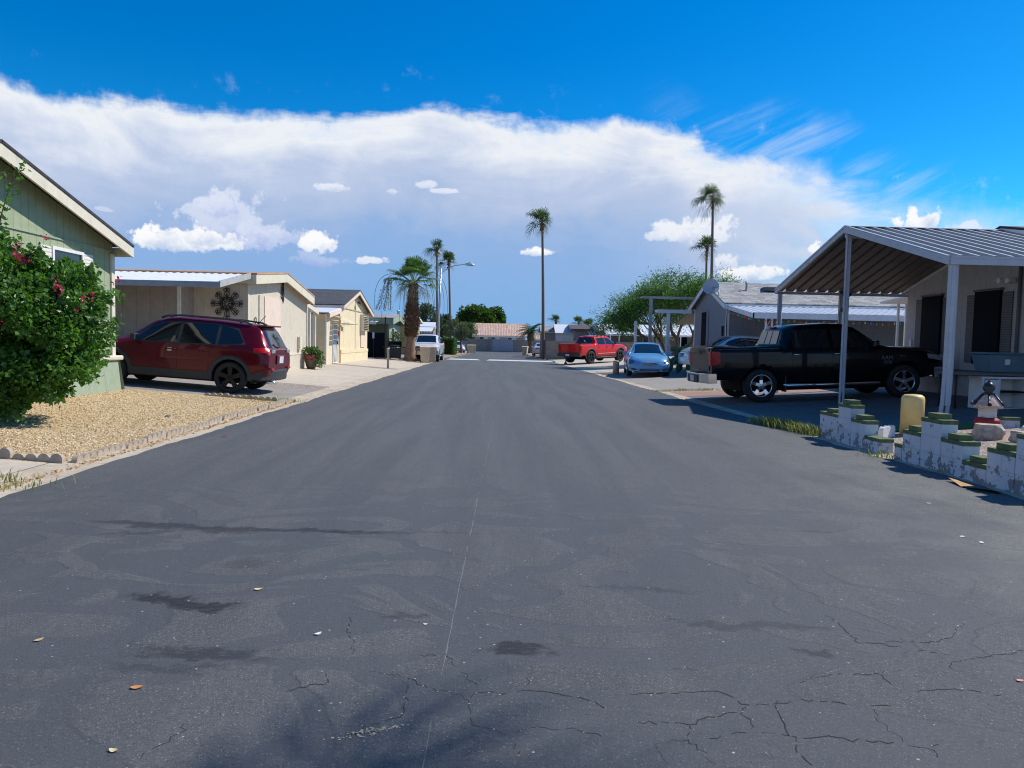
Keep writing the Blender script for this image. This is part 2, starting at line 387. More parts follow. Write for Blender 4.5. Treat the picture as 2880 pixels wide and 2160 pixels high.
M['earth'] = mat('dry earth', (.42, .33, .24), rough=.95, fn=_gravel((.34, .27, .20), (.42, .34, .25), (.52, .44, .34), 12.))
M['conc'] = mat('pale concrete', (.52, .45, .36), rough=.85, var=.07, fn=_concrete(3.1, 3.3, (.36, .30, .24)))
M['conc_dark'] = mat('worn concrete', (.30, .27, .24), rough=.85, var=.1, fn=_concrete(4.2, 3.0, (.19, .17, .15)))
M['gutter'] = mat('gutter concrete', (.50, .42, .32), rough=.9, var=.12, fn=_concrete(3.0, None, (.30, .23, .16)))
M['brick_path'] = mat('red concrete band', (.38, .19, .14), rough=.85, var=.12, fn=_concrete(1.2, None, (.28, .16, .12)))
M['lawn'] = mat('artificial turf', (.06, .16, .03), rough=.9, var=.4, scale=60, bump=1, bscale=150)
M['crack'] = mat('crack', (.026, .027, .029), rough=.95)
M['crumb'] = mat('crack crumbs', (.44, .38, .28), rough=.95)
M['seam'] = mat('paving seam', (.165, .17, .175), rough=.8)
M['white_line'] = mat('road paint', (.62, .62, .60), rough=.7, var=.08, dirt=.4)

# ------------------------------------------------------------------ ground, road, lots
LB = [-600, -40, -13.3, -9, -6.5, -4.3]; RB = [5.2, 8, 11, 16.2, 40, 600]
def ground():
    xs = LB+[-3.6, 0, 4.0]+RB; ys = [-60, -5, 3, 10, 20, 40, 70, 130, 400, 1800]
    V = [(x, y, GL(x)-.03) for y in ys for x in xs]; n = len(xs)
    F = [(j*n+i, j*n+i+1, (j+1)*n+i+1, (j+1)*n+i) for j in range(len(ys)-1) for i in range(n-1)]
    struct('ground', MB().add(V, F), M['earth'])
ground()
def sheet(name, x0, x1, y0, y1, m, dz=.006, jit=0.0, step=1.5):
    """a lot surface following the slope; x0/x1 may be functions of y"""
    fx0 = x0 if callable(x0) else (lambda y: x0); fx1 = x1 if callable(x1) else (lambda y: x1)
    ny = max(1, int((y1-y0)/step)); V = []; br = [-13.3, -9, -6.5, -4.3, 5.2, 8, 11, 16.2]
    rows = []
    for j in range(ny+1):
        y = y0+(y1-y0)*j/ny
        a = fx0(y)+rnd.uniform(-jit, jit); b = fx1(y)+rnd.uniform(-jit, jit)
        k = 6; rows.append([(a+(b-a)*i/k, y, GL(a+(b-a)*i/k)+dz) for i in range(k+1)])
    V = [p for r in rows for p in r]; n = len(rows[0])
    return struct(name, MB().add(V, [(j*n+i, j*n+i+1, (j+1)*n+i+1, (j+1)*n+i) for j in range(ny) for i in range(n-1)]), m)
def lerp_pts(pts):
    ys = [p[0] for p in pts]; xs = [p[1] for p in pts]
    return lambda y: float(np.interp(y, ys, xs))
roadL = lerp_pts([(-30, -4.22), (20, -4.2), (48, -4.05), (58, -3.7), (95, -2.75), (112, -2.7)])
roadR = lerp_pts([(-30, 5.22), (10, 5.18), (20, 5.15), (30, 5.0), (54, 4.75), (70, 4.45), (84, 4.05), (112, 4.2)])
def road():
    ys = list(np.arange(-12, 40, .22))+list(np.arange(40, 112.1, 1.0)); V = []
    k = 4
    for y in ys:
        a = roadL(y)+rnd.gauss(0, .016)+.03*math.sin(y*1.3); b = roadR(y)+rnd.gauss(0, .02)+.04*math.sin(y*.9+1)
        V += [(a+(b-a)*i/k, y, .010) for i in range(k+1)]
    n = k+1
    struct('road', MB().add(V, [(j*n+i, j*n+i+1, (j+1)*n+i+1, (j+1)*n+i) for j in range(len(ys)-1) for i in range(k)]), M['asphalt'])
road()
sheet('gutter', lambda y: roadL(y)-.52, lambda y: roadL(y)+.12, -12, 62, M['gutter'], .005, step=1)
sheet('gutter', lambda y: roadR(y)-.12, lambda y: roadR(y)+.32, -12, 62, M['gutter'], .005, step=1)
LX = lambda y: roadL(y)-.52
sheet('gravel_bed', -30, LX, -8, 6.72, M['gravel_tan'], .007)
sheet('path', -12, LX, 6.72, 7.66, M['conc'], .009)
sheet('gravel_bed', -30, LX, 7.66, 15.75, M['gravel_tan'], .007)
sheet('driveway', -30, LX, 15.75, 19.5, M['conc_dark'], .007)
sheet('gravel_bed', -30, LX, 19.5, 20.9, M['gravel_pink'], .007)
sheet('driveway', -30, LX, 20.9, 34.2, M['conc'], .007)
sheet('gravel_bed', -30, LX, 34.2, 35.4, M['gravel_pink'], .007)
sheet('driveway', -30, LX, 35.4, 46.6, M['conc'], .007)
sheet('gravel_bed', -30, LX, 46.6, 112, M['gravel_pink'], .007)
RX = lambda y: roadR(y)+.32
sheet('gravel_bed', RX, 30, -8, 11.5, M['gravel_pink'], .007)
sheet('lawn', 6.6, 9.9, 11.5, 12.15, M['lawn'], .02)
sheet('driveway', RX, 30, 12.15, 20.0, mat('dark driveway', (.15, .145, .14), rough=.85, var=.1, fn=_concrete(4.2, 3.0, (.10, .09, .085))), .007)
sheet('path', RX, 12, 20.0, 21.3, M['brick_path'], .007)
sheet('gravel_bed', RX, 14, 21.3, 22.6, M['gravel_pink'], .007)
sheet('driveway', RX, 30, 22.6, 33.0, M['conc_dark'], .007)
sheet('gravel_bed', RX, 30, 33.0, 36.5, M['gravel_pink'], .007)
sheet('driveway', RX, 30, 36.5, 62, M['conc'], .007)
sheet('gravel_bed', RX, 30, 62, 112, M['gravel_pink'], .007)
def markings():
    mb = MB(); z = .018
    for xa, ya, xb, yb in [(-3.72, 56.2, -.95, 55.6), (-.55, 55.5, 4.72, 54.4)]:
        sl = .094/1.2; q0, q1 = .2, 1.0
        mb.add([(xa, ya+q0, .014+sl*q0), (xb, yb+q0, .014+sl*q0), (xb-.3, yb+q1, .014+sl*q1), (xa+.3, ya+q1, .014+sl*q1)], [(0, 1, 2, 3)])
    struct('road_marking', mb, M['white_line'])
    mb = MB(); hp = [(0, .004), (1.2, .10), (2.6, .10), (3.8, .004)]; xa, ya, xb, yb = -3.9, 56.25, 4.85, 54.35
    mb.add([(x, y+q, z) for q, z in hp for x, y in ((xa, ya), (xb, yb))], [(2*i, 2*i+1, 2*i+3, 2*i+2) for i in range(3)])
    struct('speed_hump', mb, M['asphalt'])
    mb = MB(); V = []
    ys = np.arange(1.5, 13, .12)
    for i, y in enumerate(ys):
        x = -.262+.0235*y+rnd.gauss(0, .0015); w = .0025+.0015*rnd.random()
        w = .0012+.0028*rnd.random()**2; V += [(x-w, y, .0108), (x+w, y, .0108)]
    mb.add(V, [(2*i, 2*i+1, 2*i+3, 2*i+2) for i in range(len(ys)-1) if rnd.random() > .22])
    struct('paving_seam', mb, M['seam'])
    CR = CRACKS
    mb = MB()
    for ln in CR:
        P = [np.array(ln[0])]
        for a, b in zip(ln[:-1], ln[1:]):
            a = np.array(a); b = np.array(b); L = np.linalg.norm(b-a); k = max(2, int(L/.022)); nrm = np.array([-(b-a)[1], (b-a)[0]])/max(L, 1e-6)
            for i in range(1, k+1): P.append(a+(b-a)*i/k+nrm*rnd.gauss(0, .008)*(i < k))
        ww = .0012
        for a, b in zip(P[:-1], P[1:]):
            ww = min(.0026, max(.0003, ww*rnd.uniform(.72, 1.4)))
            if rnd.random() < .22: continue
            d = b-a; L = np.linalg.norm(d); d = d/max(L, 1e-6); nn = np.array([-d[1], d[0]]); w = ww; z = .0110+rnd.uniform(0, .0004)
            q = [a-nn*w-d*.003, b-nn*w+d*.003, b+nn*w, a+nn*w]
            mb.add([(x, y, z) for x, y in q], [(0, 1, 2, 3)], 0)
            if rnd.random() < .16:
                c = a+nn*rnd.uniform(-.008, .008); s = rnd.uniform(.0015, .004)
                mb.add([(c[0]-s, c[1]-s, .0116), (c[0]+s, c[1]-s*.6, .0116), (c[0]+s*.6, c[1]+s, .0116), (c[0]-s, c[1]+s*.7, .0116)], [(0, 1, 2, 3)], 1)
    for k in range(90):                                   # loose grit lying in the wide crack at the front
        x = -.42+rnd.gauss(0, .06); y = 2.50+.35*(x+.42)+rnd.gauss(0, .012); s = rnd.uniform(.002, .0055)
        mb.add([(x-s, y-s, .0116), (x+s, y-s, .0116), (x+s, y+s, .0116), (x-s, y+s*.5, .0116)], [(0, 1, 2, 3)], 1)
    struct('road_cracks', mb, [M['crack'], M['crumb']])
CRACKS = [[[-0.7,3.61],[-0.68,3.41],[-0.62,3.25],[-0.61,3.15],[-0.65,3.13]],[[-0.5,2.97],[-0.41,2.94],[-0.33,2.92],[-0.32,2.78],[-0.31,2.65],[-0.35,2.59],[-0.42,2.55],[-0.49,2.48]],[[-0.33,2.91],[-0.24,2.83],[-0.13,2.78],[-0.07,2.73],[-0.06,2.6],[-0.05,2.55],[0.03,2.52],[0.1,2.47]],[[-0.07,2.73],[-0.04,2.79],[0.01,2.8],[0.1,2.79]],[[-0.19,3.16],[-0.13,3.02],[-0.09,2.96],[-0.04,2.86]],[[-0.3,3.14],[-0.21,3.13]],[[-1.1,2.57],[-1.09,2.48],[-1.12,2.41],[-1.15,2.33]],[[-0.68,2.95],[-0.65,2.87],[-0.72,2.85],[-0.8,2.79]],[[0.1,2.8],[0.2,2.81],[0.29,2.79],[0.39,2.75],[0.46,2.68]],[[0.17,2.92],[0.19,2.82]],[[0.11,2.5],[0.19,2.54],[0.27,2.52],[0.34,2.52],[0.42,2.48]],[[0.11,2.45],[0.12,2.38],[0.11,2.35]],[[0.59,2.79],[0.71,2.8],[0.82,2.81],[0.95,2.82],[1.0,2.77],[1.04,2.71],[0.98,2.64],[1.0,2.55],[0.99,2.52],[1.11,2.49],[1.13,2.48],[1.11,2.43],[1.1,2.36],[1.11,2.31]],[[0.57,2.58],[0.66,2.58],[0.76,2.56],[0.85,2.62],[0.97,2.65]],[[0.76,2.56],[0.73,2.46],[0.75,2.43],[0.76,2.35],[0.78,2.31]],[[0.73,2.46],[0.67,2.46],[0.6,2.43],[0.61,2.37],[0.62,2.31]],[[1.04,2.71],[1.13,2.71],[1.22,2.74],[1.39,2.74],[1.53,2.71],[1.61,2.71]],[[1.17,2.8],[1.17,2.75],[1.14,2.7],[1.13,2.62],[1.11,2.49]],[[1.13,2.48],[1.28,2.48],[1.4,2.45],[1.47,2.45]],[[1.53,2.71],[1.5,2.62],[1.51,2.51],[1.52,2.43],[1.59,2.4],[1.56,2.34]],[[1.59,2.4],[1.63,2.44]],[[1.82,3.68],[1.8,3.46],[1.79,3.31],[1.89,3.31],[1.99,3.25],[2.13,3.2],[2.18,3.13],[2.32,3.17],[2.55,3.24]],[[2.18,3.13],[2.08,3.07],[2.08,3.02]],[[1.79,3.31],[2.03,3.33],[2.21,3.34],[2.33,3.42],[2.48,3.57]],[[1.33,2.9],[1.44,2.96],[1.5,2.98],[1.71,2.99],[1.72,2.9],[1.75,2.84]],[[1.74,2.83],[1.91,2.85],[2.04,2.84],[2.12,2.8]],[[1.71,2.99],[1.78,3.04],[1.83,3.02]],[[0.79,2.46],[0.9,2.5],[0.98,2.52]],[[1.55,5.55],[1.53,5.24]],[[2.07,5.43],[2.4,5.38],[2.65,5.36]],[[0.82,3.02],[0.92,3.01]],[[2.47,5.04],[2.73,4.9]]]
markings()
def siding(name, col, sp=.2, k=.55, **kw): return mat(name, col, rough=.75, var=.06, bump=.4, bscale=25, grooves=(sp, k, 'h', .06), dirt=kw.pop('dirt', .25), **kw)
def _shingle(t, p, c, h):
    sx, sy, sz = t.n('ShaderNodeSeparateXYZ', p).outputs
    row = t.math('FRACT', t.math('DIVIDE', sy, .16)); rid = t.math('FLOOR', t.math('DIVIDE', sy, .16))
    xx = t.math('ADD', t.math('DIVIDE', sx, .32), t.math('MULTIPLY', t.math('MODULO', rid, 2.), .5))
    wn = t.n('ShaderNodeTexWhiteNoise', I={'Vector': t.n('ShaderNodeCombineXYZ', t.math('FLOOR', xx), rid, 0.).outputs[0]}).outputs[0]
    b = t.mix(t.math('MULTIPLY', wn, .45), c, tuple(x for x in (.02, .02, .02)))
    e = t.math('LESS_THAN', row, .12); e2 = t.math('LESS_THAN', t.math('FRACT', xx), .05)
    b = t.mix(t.math('MULTIPLY', t.math('MAXIMUM', e, e2), .55), b, (.015, .015, .015))
    return b, t.math('ADD', t.math('MULTIPLY', row, -.6), t.noise(p, 120, 2, .6))
def _blockwall(t, p, c, h):
    sx, sy, sz = t.n('ShaderNodeSeparateXYZ', p).outputs
    r = t.math('DIVIDE', sz, .2); row = t.math('FLOOR', r)
    u = t.math('ADD', t.math('DIVIDE', t.math('ADD', sx, sy), .4), t.math('MULTIPLY', t.math('MODULO', row, 2.), .5))
    g = t.math('MAXIMUM', t.math('LESS_THAN', t.math('FRACT', r), .06), t.math('LESS_THAN', t.math('FRACT', u), .03))
    wn = t.n('ShaderNodeTexWhiteNoise', I={'Vector': t.n('ShaderNodeCombineXYZ', t.math('FLOOR', u), row, 0.).outputs[0]}).outputs[0]
    b = t.mix(t.math('MULTIPLY', wn, .25), c, (.12, .10, .085)); b = t.mix(t.math('MULTIPLY', g, .45), b, (.10, .09, .08))
    return b, t.math('MULTIPLY', g, -1.)
def _tiles(t, p, c, h):
    sx, sy, sz = t.n('ShaderNodeSeparateXYZ', p).outputs
    u = t.math('DIVIDE', sx, .28); v = t.math('DIVIDE', sy, .35)
    wn = t.n('ShaderNodeTexWhiteNoise', I={'Vector': t.n('ShaderNodeCombineXYZ', t.math('FLOOR', u), t.math('FLOOR', v), 0.).outputs[0]}).outputs[0]
    b = t.ramp(wn, [(0, (.54, .33, .24)), (.4, (.64, .42, .33)), (.7, (.68, .49, .38)), (1, (.52, .36, .29))])
    g = t.math('LESS_THAN', t.math('FRACT', u), .22); g2 = t.math('LESS_THAN', t.math('FRACT', v), .1)
    b = t.mix(t.math('MULTIPLY', t.math('MAXIMUM', g, t.math('MULTIPLY', g2, .6)), .55), b, (.22, .11, .07))
    return b, t.math('SINE', t.math('MULTIPLY', u, 6.283))
M['green_siding'] = siding('green siding', (.31, .36, .225))
M['cream_trim'] = mat('cream trim', (.66, .60, .48), rough=.7, var=.06, dirt=.35)
M['shingle_dark'] = mat('dark shingles', (.055, .045, .05), rough=.9, fn=_shingle)
M['shingle_grey'] = mat('charcoal shingles', (.085, .09, .10), rough=.9, fn=_shingle)
M['shingle_light'] = mat('grey shingles', (.42, .41, .40), rough=.9, fn=_shingle)
M['white_metal'] = mat('white metal', (.72, .73, .75), rough=.45, var=.05, dirt=.25)
M['beige_siding'] = siding('beige siding', (.60, .53, .42), .1, .35)
M['beige_trim'] = mat('beige trim', (.66, .60, .46), rough=.7, var=.05, dirt=.3)
M['brown_roof'] = mat('tan roof coating', (.46, .27, .16), rough=.85, var=.25, scale=2, dirt=.3)
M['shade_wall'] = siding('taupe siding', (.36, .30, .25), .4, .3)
M['cream_siding'] = siding('cream siding', (.74, .62, .40), .12, .3, dirt=.45)
M['cream_pink'] = mat('pinkish panel', (.70, .56, .46), rough=.8, var=.04, dirt=.2)
M['white_paint'] = mat('white paint', (.74, .73, .70), rough=.6, var=.05, dirt=.2)
M['black_iron'] = mat('dark iron', (.025, .02, .018), rough=.6)
M['screen'] = mat('dark sun screen', (.008, .010, .014), rough=.7, var=.2, scale=60, spec=.08)
M['glass'] = mat('dark glass', (.02, .028, .035), rough=.06, var=.1, spec=.8)
M['sage'] = mat('sage paint', (.30, .36, .26), rough=.75, var=.06, dirt=.2)
M['dark_green'] = siding('dark green siding', (.15, .20, .14), .2, .3)
M['ochre'] = siding('ochre siding', (.42, .30, .13), .3, .3)
M['grey_siding'] = siding('grey siding', (.25, .26, .285), .2, .35)
M['grey_house_wall'] = siding('warm grey siding', (.45, .43, .42), .4, .2)
M['shutter_grey'] = mat('grey shutter', (.16, .15, .145), rough=.7, var=.05, grooves=(.055, .6, 'v', .3))
M['shutter_white'] = mat('white shutter', (.72, .70, .62), rough=.7, var=.04, grooves=(.07, .5, 'v', .25))
M['alu'] = mat('aluminium', (.55, .57, .60), rough=.4, metal=.6, var=.06)
M['canopy_under'] = mat('canopy pans', (.15, .132, .12), rough=.6, var=.12, dirt=.3)
M['canopy_top'] = mat('weathered metal roof', (.36, .36, .355), rough=.5, var=.1, dirt=.4)
M['block'] = mat('grey block', (.30, .27, .24), rough=.9, fn=_blockwall)
M['block_tan'] = mat('tan block', (.34, .27, .20), rough=.9, fn=_blockwall)
M['patch_grey'] = mat('painted-over patch', (.36, .36, .40), rough=.8, var=.08, dirt=.3)
M['tile'] = mat('clay tiles', (.6, .35, .24), rough=.85, fn=_tiles)
M['stucco'] = mat('tan stucco', (.46, .37, .28), rough=.9, var=.06)
M['brown_metal'] = mat('brown metal', (.12, .075, .06), rough=.55)
M['taupe'] = siding('taupe boards', (.30, .26, .24), .3, .3)

def gable(name, label, gx, sgn, L, y0, y1, yr, ze0, ze1, zr, zg, mw, mr, mt, ohx=.28, oh0=.3, oh1=.3, fd=.2, rt=.05, skirt=None, cat='house', group=None, fth=.04):
    """gable-end house: its gable wall stands in the plane x=gx and faces the road; the body runs L metres away from the road"""
    root = thing(name, label, cat, (gx, yr, zg), 0, group)
    s0 = (zr-ze0)/(yr-(y0-oh0)); s1 = (zr-ze1)/((y1+oh1)-yr)
    rz = lambda y: zr-(yr-y)*s0 if y < yr else zr-(y-yr)*s1
    xb = gx+sgn*L; xf = gx-sgn*ohx
    w = MB(); w.prism([(y0, zg-.3), (y1, zg-.3), (y1, rz(y1)-rt-.01), (yr, zr-rt-.01), (y0, rz(y0)-rt-.01)], 'x', gx, xb)
    part('wall', w, mw, root)
    r = MB()
    for ya, za in ((y0-oh0, ze0), (y1+oh1, ze1)):
        r.slab([(xf-sgn*.015, yr, zr), (xf-sgn*.015, ya, za), (xb, ya, za), (xb, yr, zr)], rt)
    part('roof', r, mr, root)
    f = MB(); o = rt+.004
    for ya, za in ((y0-oh0, ze0), (y1+oh1, ze1)):
        f.prism([(yr, zr-o), (ya, za-o), (ya, za-o-fd), (yr, zr-o-fd)], 'x', xf, xf+sgn*fth)
        yi = ya+(.035 if ya < yr else -.035)
        f.box(xf+sgn*(fth+.002), min(ya, yi), za-o-fd*.95, xb, max(ya, yi), za-o-.012)
    part('fascia', f, mt, root)
    return root, rz
# ------------------------------------------------------------------ left side: green house
gh, ghz = gable('green_house', 'pale green sided house with white rake board behind the flowering bush', -8.1, -1, 16, 7.7, 15.42, 11.5, 3.34, 3.34, 4.43, .22,
                M['green_siding'], M['shingle_dark'], M['cream_trim'], ohx=.37, oh0=.2, oh1=.16, fd=.21)
mb = MB().box(-8.1, 15.32, .9, -8.065, 15.445, 3.12); part('corner_trim', mb, M['cream_trim'], gh)
mb = MB().box(-8.1, 7.7, 3.16, -8.075, 15.31, 3.19); part('band_trim', mb, M['sage'], gh)
mb = MB(); 
for i in range(13):                                        # flared wooden skirting with a rounded cap
    ya = 7.7+i*.59; yb = min(ya+.585, 15.45)
    mb.add([(-8.1, ya, .88), (-8.1, yb, .88), (-7.98, yb, .88), (-7.98, ya, .88), (-8.1, ya, .12), (-8.1, yb, .12), (-7.90, yb, .12), (-7.90, ya, .12)],
           [(0, 1, 2, 3), (7, 6, 5, 4), (3, 2, 6, 7), (0, 3, 7, 4), (1, 5, 6, 2), (0, 4, 5, 1)])
mb.add([(-8.1, 15.45, .88), (-7.98, 15.45, .88), (-7.90, 15.52, .12), (-8.1, 15.52, .12), (-9.0, 15.45, .88), (-9.0, 15.52, .12)], [(0, 3, 2, 1), (0, 4, 5, 3)])
part('skirting', mb, M['sage'], gh)
mb = MB().box(-8.1, 7.7, .885, -7.92, 15.5, .985); part('skirting_cap', mb, M['cream_trim'], gh, bevel=.03)
wf = MB().box(-8.1, 13.30, 1.75, -8.055, 13.36, 3.02).box(-8.1, 14.24, 1.75, -8.055, 14.30, 3.02).box(-8.1, 13.36, 2.96, -8.055, 14.24, 3.02).box(-8.1, 13.36, 1.75, -8.055, 14.24, 1.81).box(-8.1, 13.36, 2.38, -8.065, 14.24, 2.42)
wf = part('window', wf, M['white_paint'], gh)
part('pane', MB().box(-8.1, 13.36, 1.81, -8.085, 14.24, 2.96), M['glass'], wf)
for ya in (12.97, 14.32): part('shutter', MB().box(-8.1, ya, 1.75, -8.065, ya+.31, 3.0), M['shutter_white'], gh)

# ------------------------------------------------------------------ left side: beige house with carport awning
bh, bhz = gable('beige_house', 'beige house with tan roof edge and white awning behind the dark red car', -7.67, -1, 17, 22.45, 29.5, 25.7, 3.42, 3.17, 3.76, .23,
                M['beige_siding'], M['brown_roof'], M['beige_trim'], ohx=.32, oh0=.12, oh1=.0, fd=.29)
part('skirting', MB().box(-7.67, 22.47, .0, -7.64, 29.48, .80), M['beige_siding'], bh)
part('skirting_trim', MB().box(-7.67, 22.46, .80, -7.62, 29.49, .87), M['beige_trim'], bh)
part('corner_trim', MB().box(-7.67, 22.43, .87, -7.635, 22.53, 3.05), M['beige_trim'], bh)
part('meter_box', MB().box(-7.67, 28.1, 1.0, -7.55, 28.4, 1.5), M['beige_trim'], bh)
part('wall_scroll', MB().tube([(-7.63, 23.1+.07*math.cos(a), 1.98+.1*math.sin(a)) for a in np.linspace(0, 6.2, 12)], .014, 5), M['black_iron'], bh)
part('corner_trim', MB().box(-7.67, 29.42, .87, -7.635, 29.52, 3.05), M['beige_trim'], bh)
wn = part('window', MB().box(-7.67, 24.0, 1.36, -7.62, 25.75, 2.80), M['cream_pink'], bh, label='boarded pinkish window panel')
for ya in (23.5, 25.78): part('shutter', MB().box(-7.67, ya, 1.36, -7.63, ya+.42, 2.82), M['beige_siding'], bh)
aw = MB()
n = 46                                                    # corrugated awning sheet
V = []
for i in range(n*2+1):
    x = -7.55-i*.115; dz = .028*(i % 2)
    V += [(x, 22.32, 3.36+dz), (x, 19.85, 2.90+dz)]
aw.add(V, [(2*i, 2*i+1, 2*i+3, 2*i+2) for i in range(n*2)]); aw.add(np.array(V)-[0, 0, .03], [(2*i+2, 2*i+3, 2*i+1, 2*i) for i in range(n*2)])
awn = part('awning', aw, M['white_metal'], bh)
part('fascia', MB().box(-18.2, 19.80, 2.78, -7.541, 19.845, 2.935).prism([(19.80, 2.78), (19.80, 2.955), (22.30, 3.42), (22.30, 3.24)], 'x', -7.54, -7.50), mat('shade toned awning fascia', (.40, .39, .38), rough=.6), awn)  # white metal fascia; its shade is put into the darker colour
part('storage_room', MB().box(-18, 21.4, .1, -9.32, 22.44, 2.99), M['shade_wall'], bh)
part('corner_trim', MB().box(-9.36, 21.37, .1, -9.26, 21.42, 2.98), M['white_paint'], bh)
ba = MB().slab([(-7.9, 29.52, 3.05), (-7.9, 32.3, 2.68), (-16, 32.3, 2.68), (-16, 29.52, 3.05)], .05)
ba2 = part('awning', ba, M['white_metal'], bh)
part('fascia', MB().prism([(29.52, 2.90), (29.52, 3.07), (32.33, 2.70), (32.33, 2.52)], 'x', -7.9, -7.86), M['beige_trim'], ba2)
for (x, y) in ((-8.0, 31.2), (-8.0, 32.15)): part('post', MB().box(x-.05, y-.05, .2, x+.05, y+.05, 2.7), M['white_paint'], bh)

# scroll iron medallion on the shaded wall
def medallion(name, label, c, rad, axis, n=8):
    mb = MB(); cx, cy, cz = c
    def P(a, b): return (cx+a, cy-.03, cz+b) if axis == 'y' else (cx+.03, cy+a, cz+b)
    def ring(a0, b0, r, t=.010, k=16, a1=0, a2=2*PI): mb.tube([P(a0+r*math.cos(a1+(a2-a1)*i/k), b0+r*math.sin(a1+(a2-a1)*i/k)) for i in range(k+1)], t, 5)
    ring(0, 0, rad*.42, .02); ring(0, 0, rad*.30); ring(0, 0, rad*.12)
    for i in range(n):
        an = 2*PI*i/n; c_, s_ = math.cos(an), math.sin(an)
        L = 1.0 if i % 2 == 0 else .93
        mb.tube([P(rad*.12*c_, rad*.12*s_), P(rad*.7*c_, rad*.7*s_)], .016, 5)
        ring(rad*.62*c_, rad*.62*s_, rad*.15, .011)
        for sg in (-1, 1):
            a2 = an+sg*.13
            ring(rad*.86*L*math.cos(a2), rad*.86*L*math.sin(a2), rad*.085, .012, 10)
            a3 = an+sg*.36; ring(rad*.36*math.cos(a3), rad*.36*math.sin(a3), rad*.08, .012, 10)
        mb.tube([P(rad*.75*c_, rad*.75*s_), P(rad*L*c_, rad*L*s_)], .02, 5)
    return solo(name, mb, M['black_iron'], label, 'wall ornament', c)
medallion('wall_ornament', 'large black scrollwork iron medallion on the shaded wall above the red car', (-8.28, 22.42, 2.46), .50, 'y')
mb = MB()
for i, (z, r) in enumerate([(3.38, .07), (3.2, .12), (3.02, .15), (2.84, .1)]):
    for k in range(3): mb.tube([(-7.62, 26.05+(r*(1-k*.33))*math.cos(a), z-.0+.1*math.sin(a)) for a in np.linspace(0, 2*PI, 12)], .013, 5)
mb.tube([(-7.62, 26.05, 3.48), (-7.62, 26.05, 2.68)], .02, 5)
solo('wall_ornament', mb, M['black_iron'], 'narrow dark iron drop ornament under the beige gable peak', 'wall ornament', (-7.62, 26.05, 3.0))

# ------------------------------------------------------------------ left side: cream house
ch, chz = gable('cream_house', 'cream house with charcoal shingle gable, white screen door and slatted window awning', -7.74, -1, 15, 36.25, 44.0, 40.0, 3.18, 3.10, 4.20, .23,
                M['cream_siding'], M['shingle_grey'], M['cream_pink'], ohx=.3, oh0=.45, oh1=.5, fd=.2)
part('skirting', MB().box(-7.74, 36.3, 0, -7.70, 44.0, .72), M['cream_siding'], ch)
part('skirting_trim', MB().box(-7.74, 36.3, .72, -7.68, 44.02, .9), M['cream_siding'], ch)
part('batten', MB().box(-7.74, 40.1, .9, -7.71, 40.2, 3.9), M['cream_siding'], ch)
part('batten', MB().prism([(36.3, 3.02), (44.0, 3.0), (44.0, 3.05), (36.3, 3.07)], 'x', -7.74, -7.715), M['taupe'], ch)
# entry wing with door
part('entry_wing', MB().prism([(33.6, 0), (36.24, 0), (36.24, 2.98), (33.6, 2.60)], 'x', -7.80, -15), M['cream_siding'], ch)
wr = part('wing_roof', MB().slab([(-7.6, 36.3, 3.06), (-7.6, 33.2, 2.68), (-15, 33.2, 2.68), (-15, 36.3, 3.06)], .05), M['white_metal'], ch)
part('fascia', MB().prism([(33.2, 2.42), (33.2, 2.64), (36.3, 3.02), (36.3, 2.82)], 'x', -7.6, -7.56), M['cream_pink'], wr)
part('downspout', MB().box(-7.86, 33.48, .2, -7.78, 33.56, 2.6), M['white_paint'], ch)
dr = part('door', MB().box(-7.80, 34.75, .26, -7.76, 35.8, 2.30), M['white_paint'], ch)
part('handle', MB().box(-7.76, 35.62, 1.2, -7.72, 35.7, 1.32), M['black_iron'], dr)
part('door_glass', MB().box(-7.76, 34.85, 1.35, -7.752, 35.7, 2.2), mat('mesh screen', (.35, .36, .38), rough=.5), dr)
dg = MB()
for k in range(6): dg.tube([(-7.752, 34.86+k*.165+.05*math.sin(z*5+k), z) for z in np.linspace(.32, 1.34, 12)], .01, 4)
part('grille', dg, M['alu'], dr)
da = MB()
for i in range(12):
    t0 = i/12; da.add([(-7.78+.95*t0, 34.4, 2.62-.42*t0), (-7.78+.95*t0, 36.5, 2.62-.42*t0), (-7.78+.95*(t0+.083), 36.5, 2.62-.42*(t0+.083)+.025*(i % 2)), (-7.78+.95*(t0+.083), 34.4, 2.62-.42*(t0+.083)+.025*(i % 2))], [(0, 1, 2, 3)])
da.tube([(-7.78, 34.5, 2.15), (-6.9, 34.5, 2.22)], .02, 5).tube([(-7.78, 36.4, 2.15), (-6.9, 36.4, 2.22)], .02, 5)
part('door_awning', da, M['cream_trim'], ch)
part('wall_lamp', MB().tube([(-7.80, 36.05, 2.05), (-7.66, 36.05, 2.1), (-7.60, 36.05, 2.05)], .03, 6).box(-7.65, 36.0, 1.85, -7.55, 36.1, 2.05), M['cream_trim'], ch)
part('notice_sign', MB().box(-7.80, 35.9, 1.58, -7.785, 36.2, 1.85), mat('red sign', (.5, .03, .04), rough=.5), ch)
part('notice_sign', MB().box(-7.80, 35.9, 1.38, -7.785, 36.2, 1.55), M['white_paint'], ch)
wb = MB()
for i in range(9): wb.add([(-7.72, 41.6, 2.86-.1*i), (-7.72, 43.1, 2.86-.1*i), (-7.52+.01*i, 43.1, 2.78-.1*i), (-7.52+.01*i, 41.6, 2.78-.1*i)], [(0, 1, 2, 3)])
wb.box(-7.74, 41.58, 1.95, -7.5, 41.6, 2.9).box(-7.74, 43.1, 1.95, -7.5, 43.12, 2.9)
part('window_awning', wb, M['cream_trim'], ch)
part('window', MB().box(-7.74, 41.7, 1.0, -7.69, 43.0, 1.98), M['cream_pink'], ch)
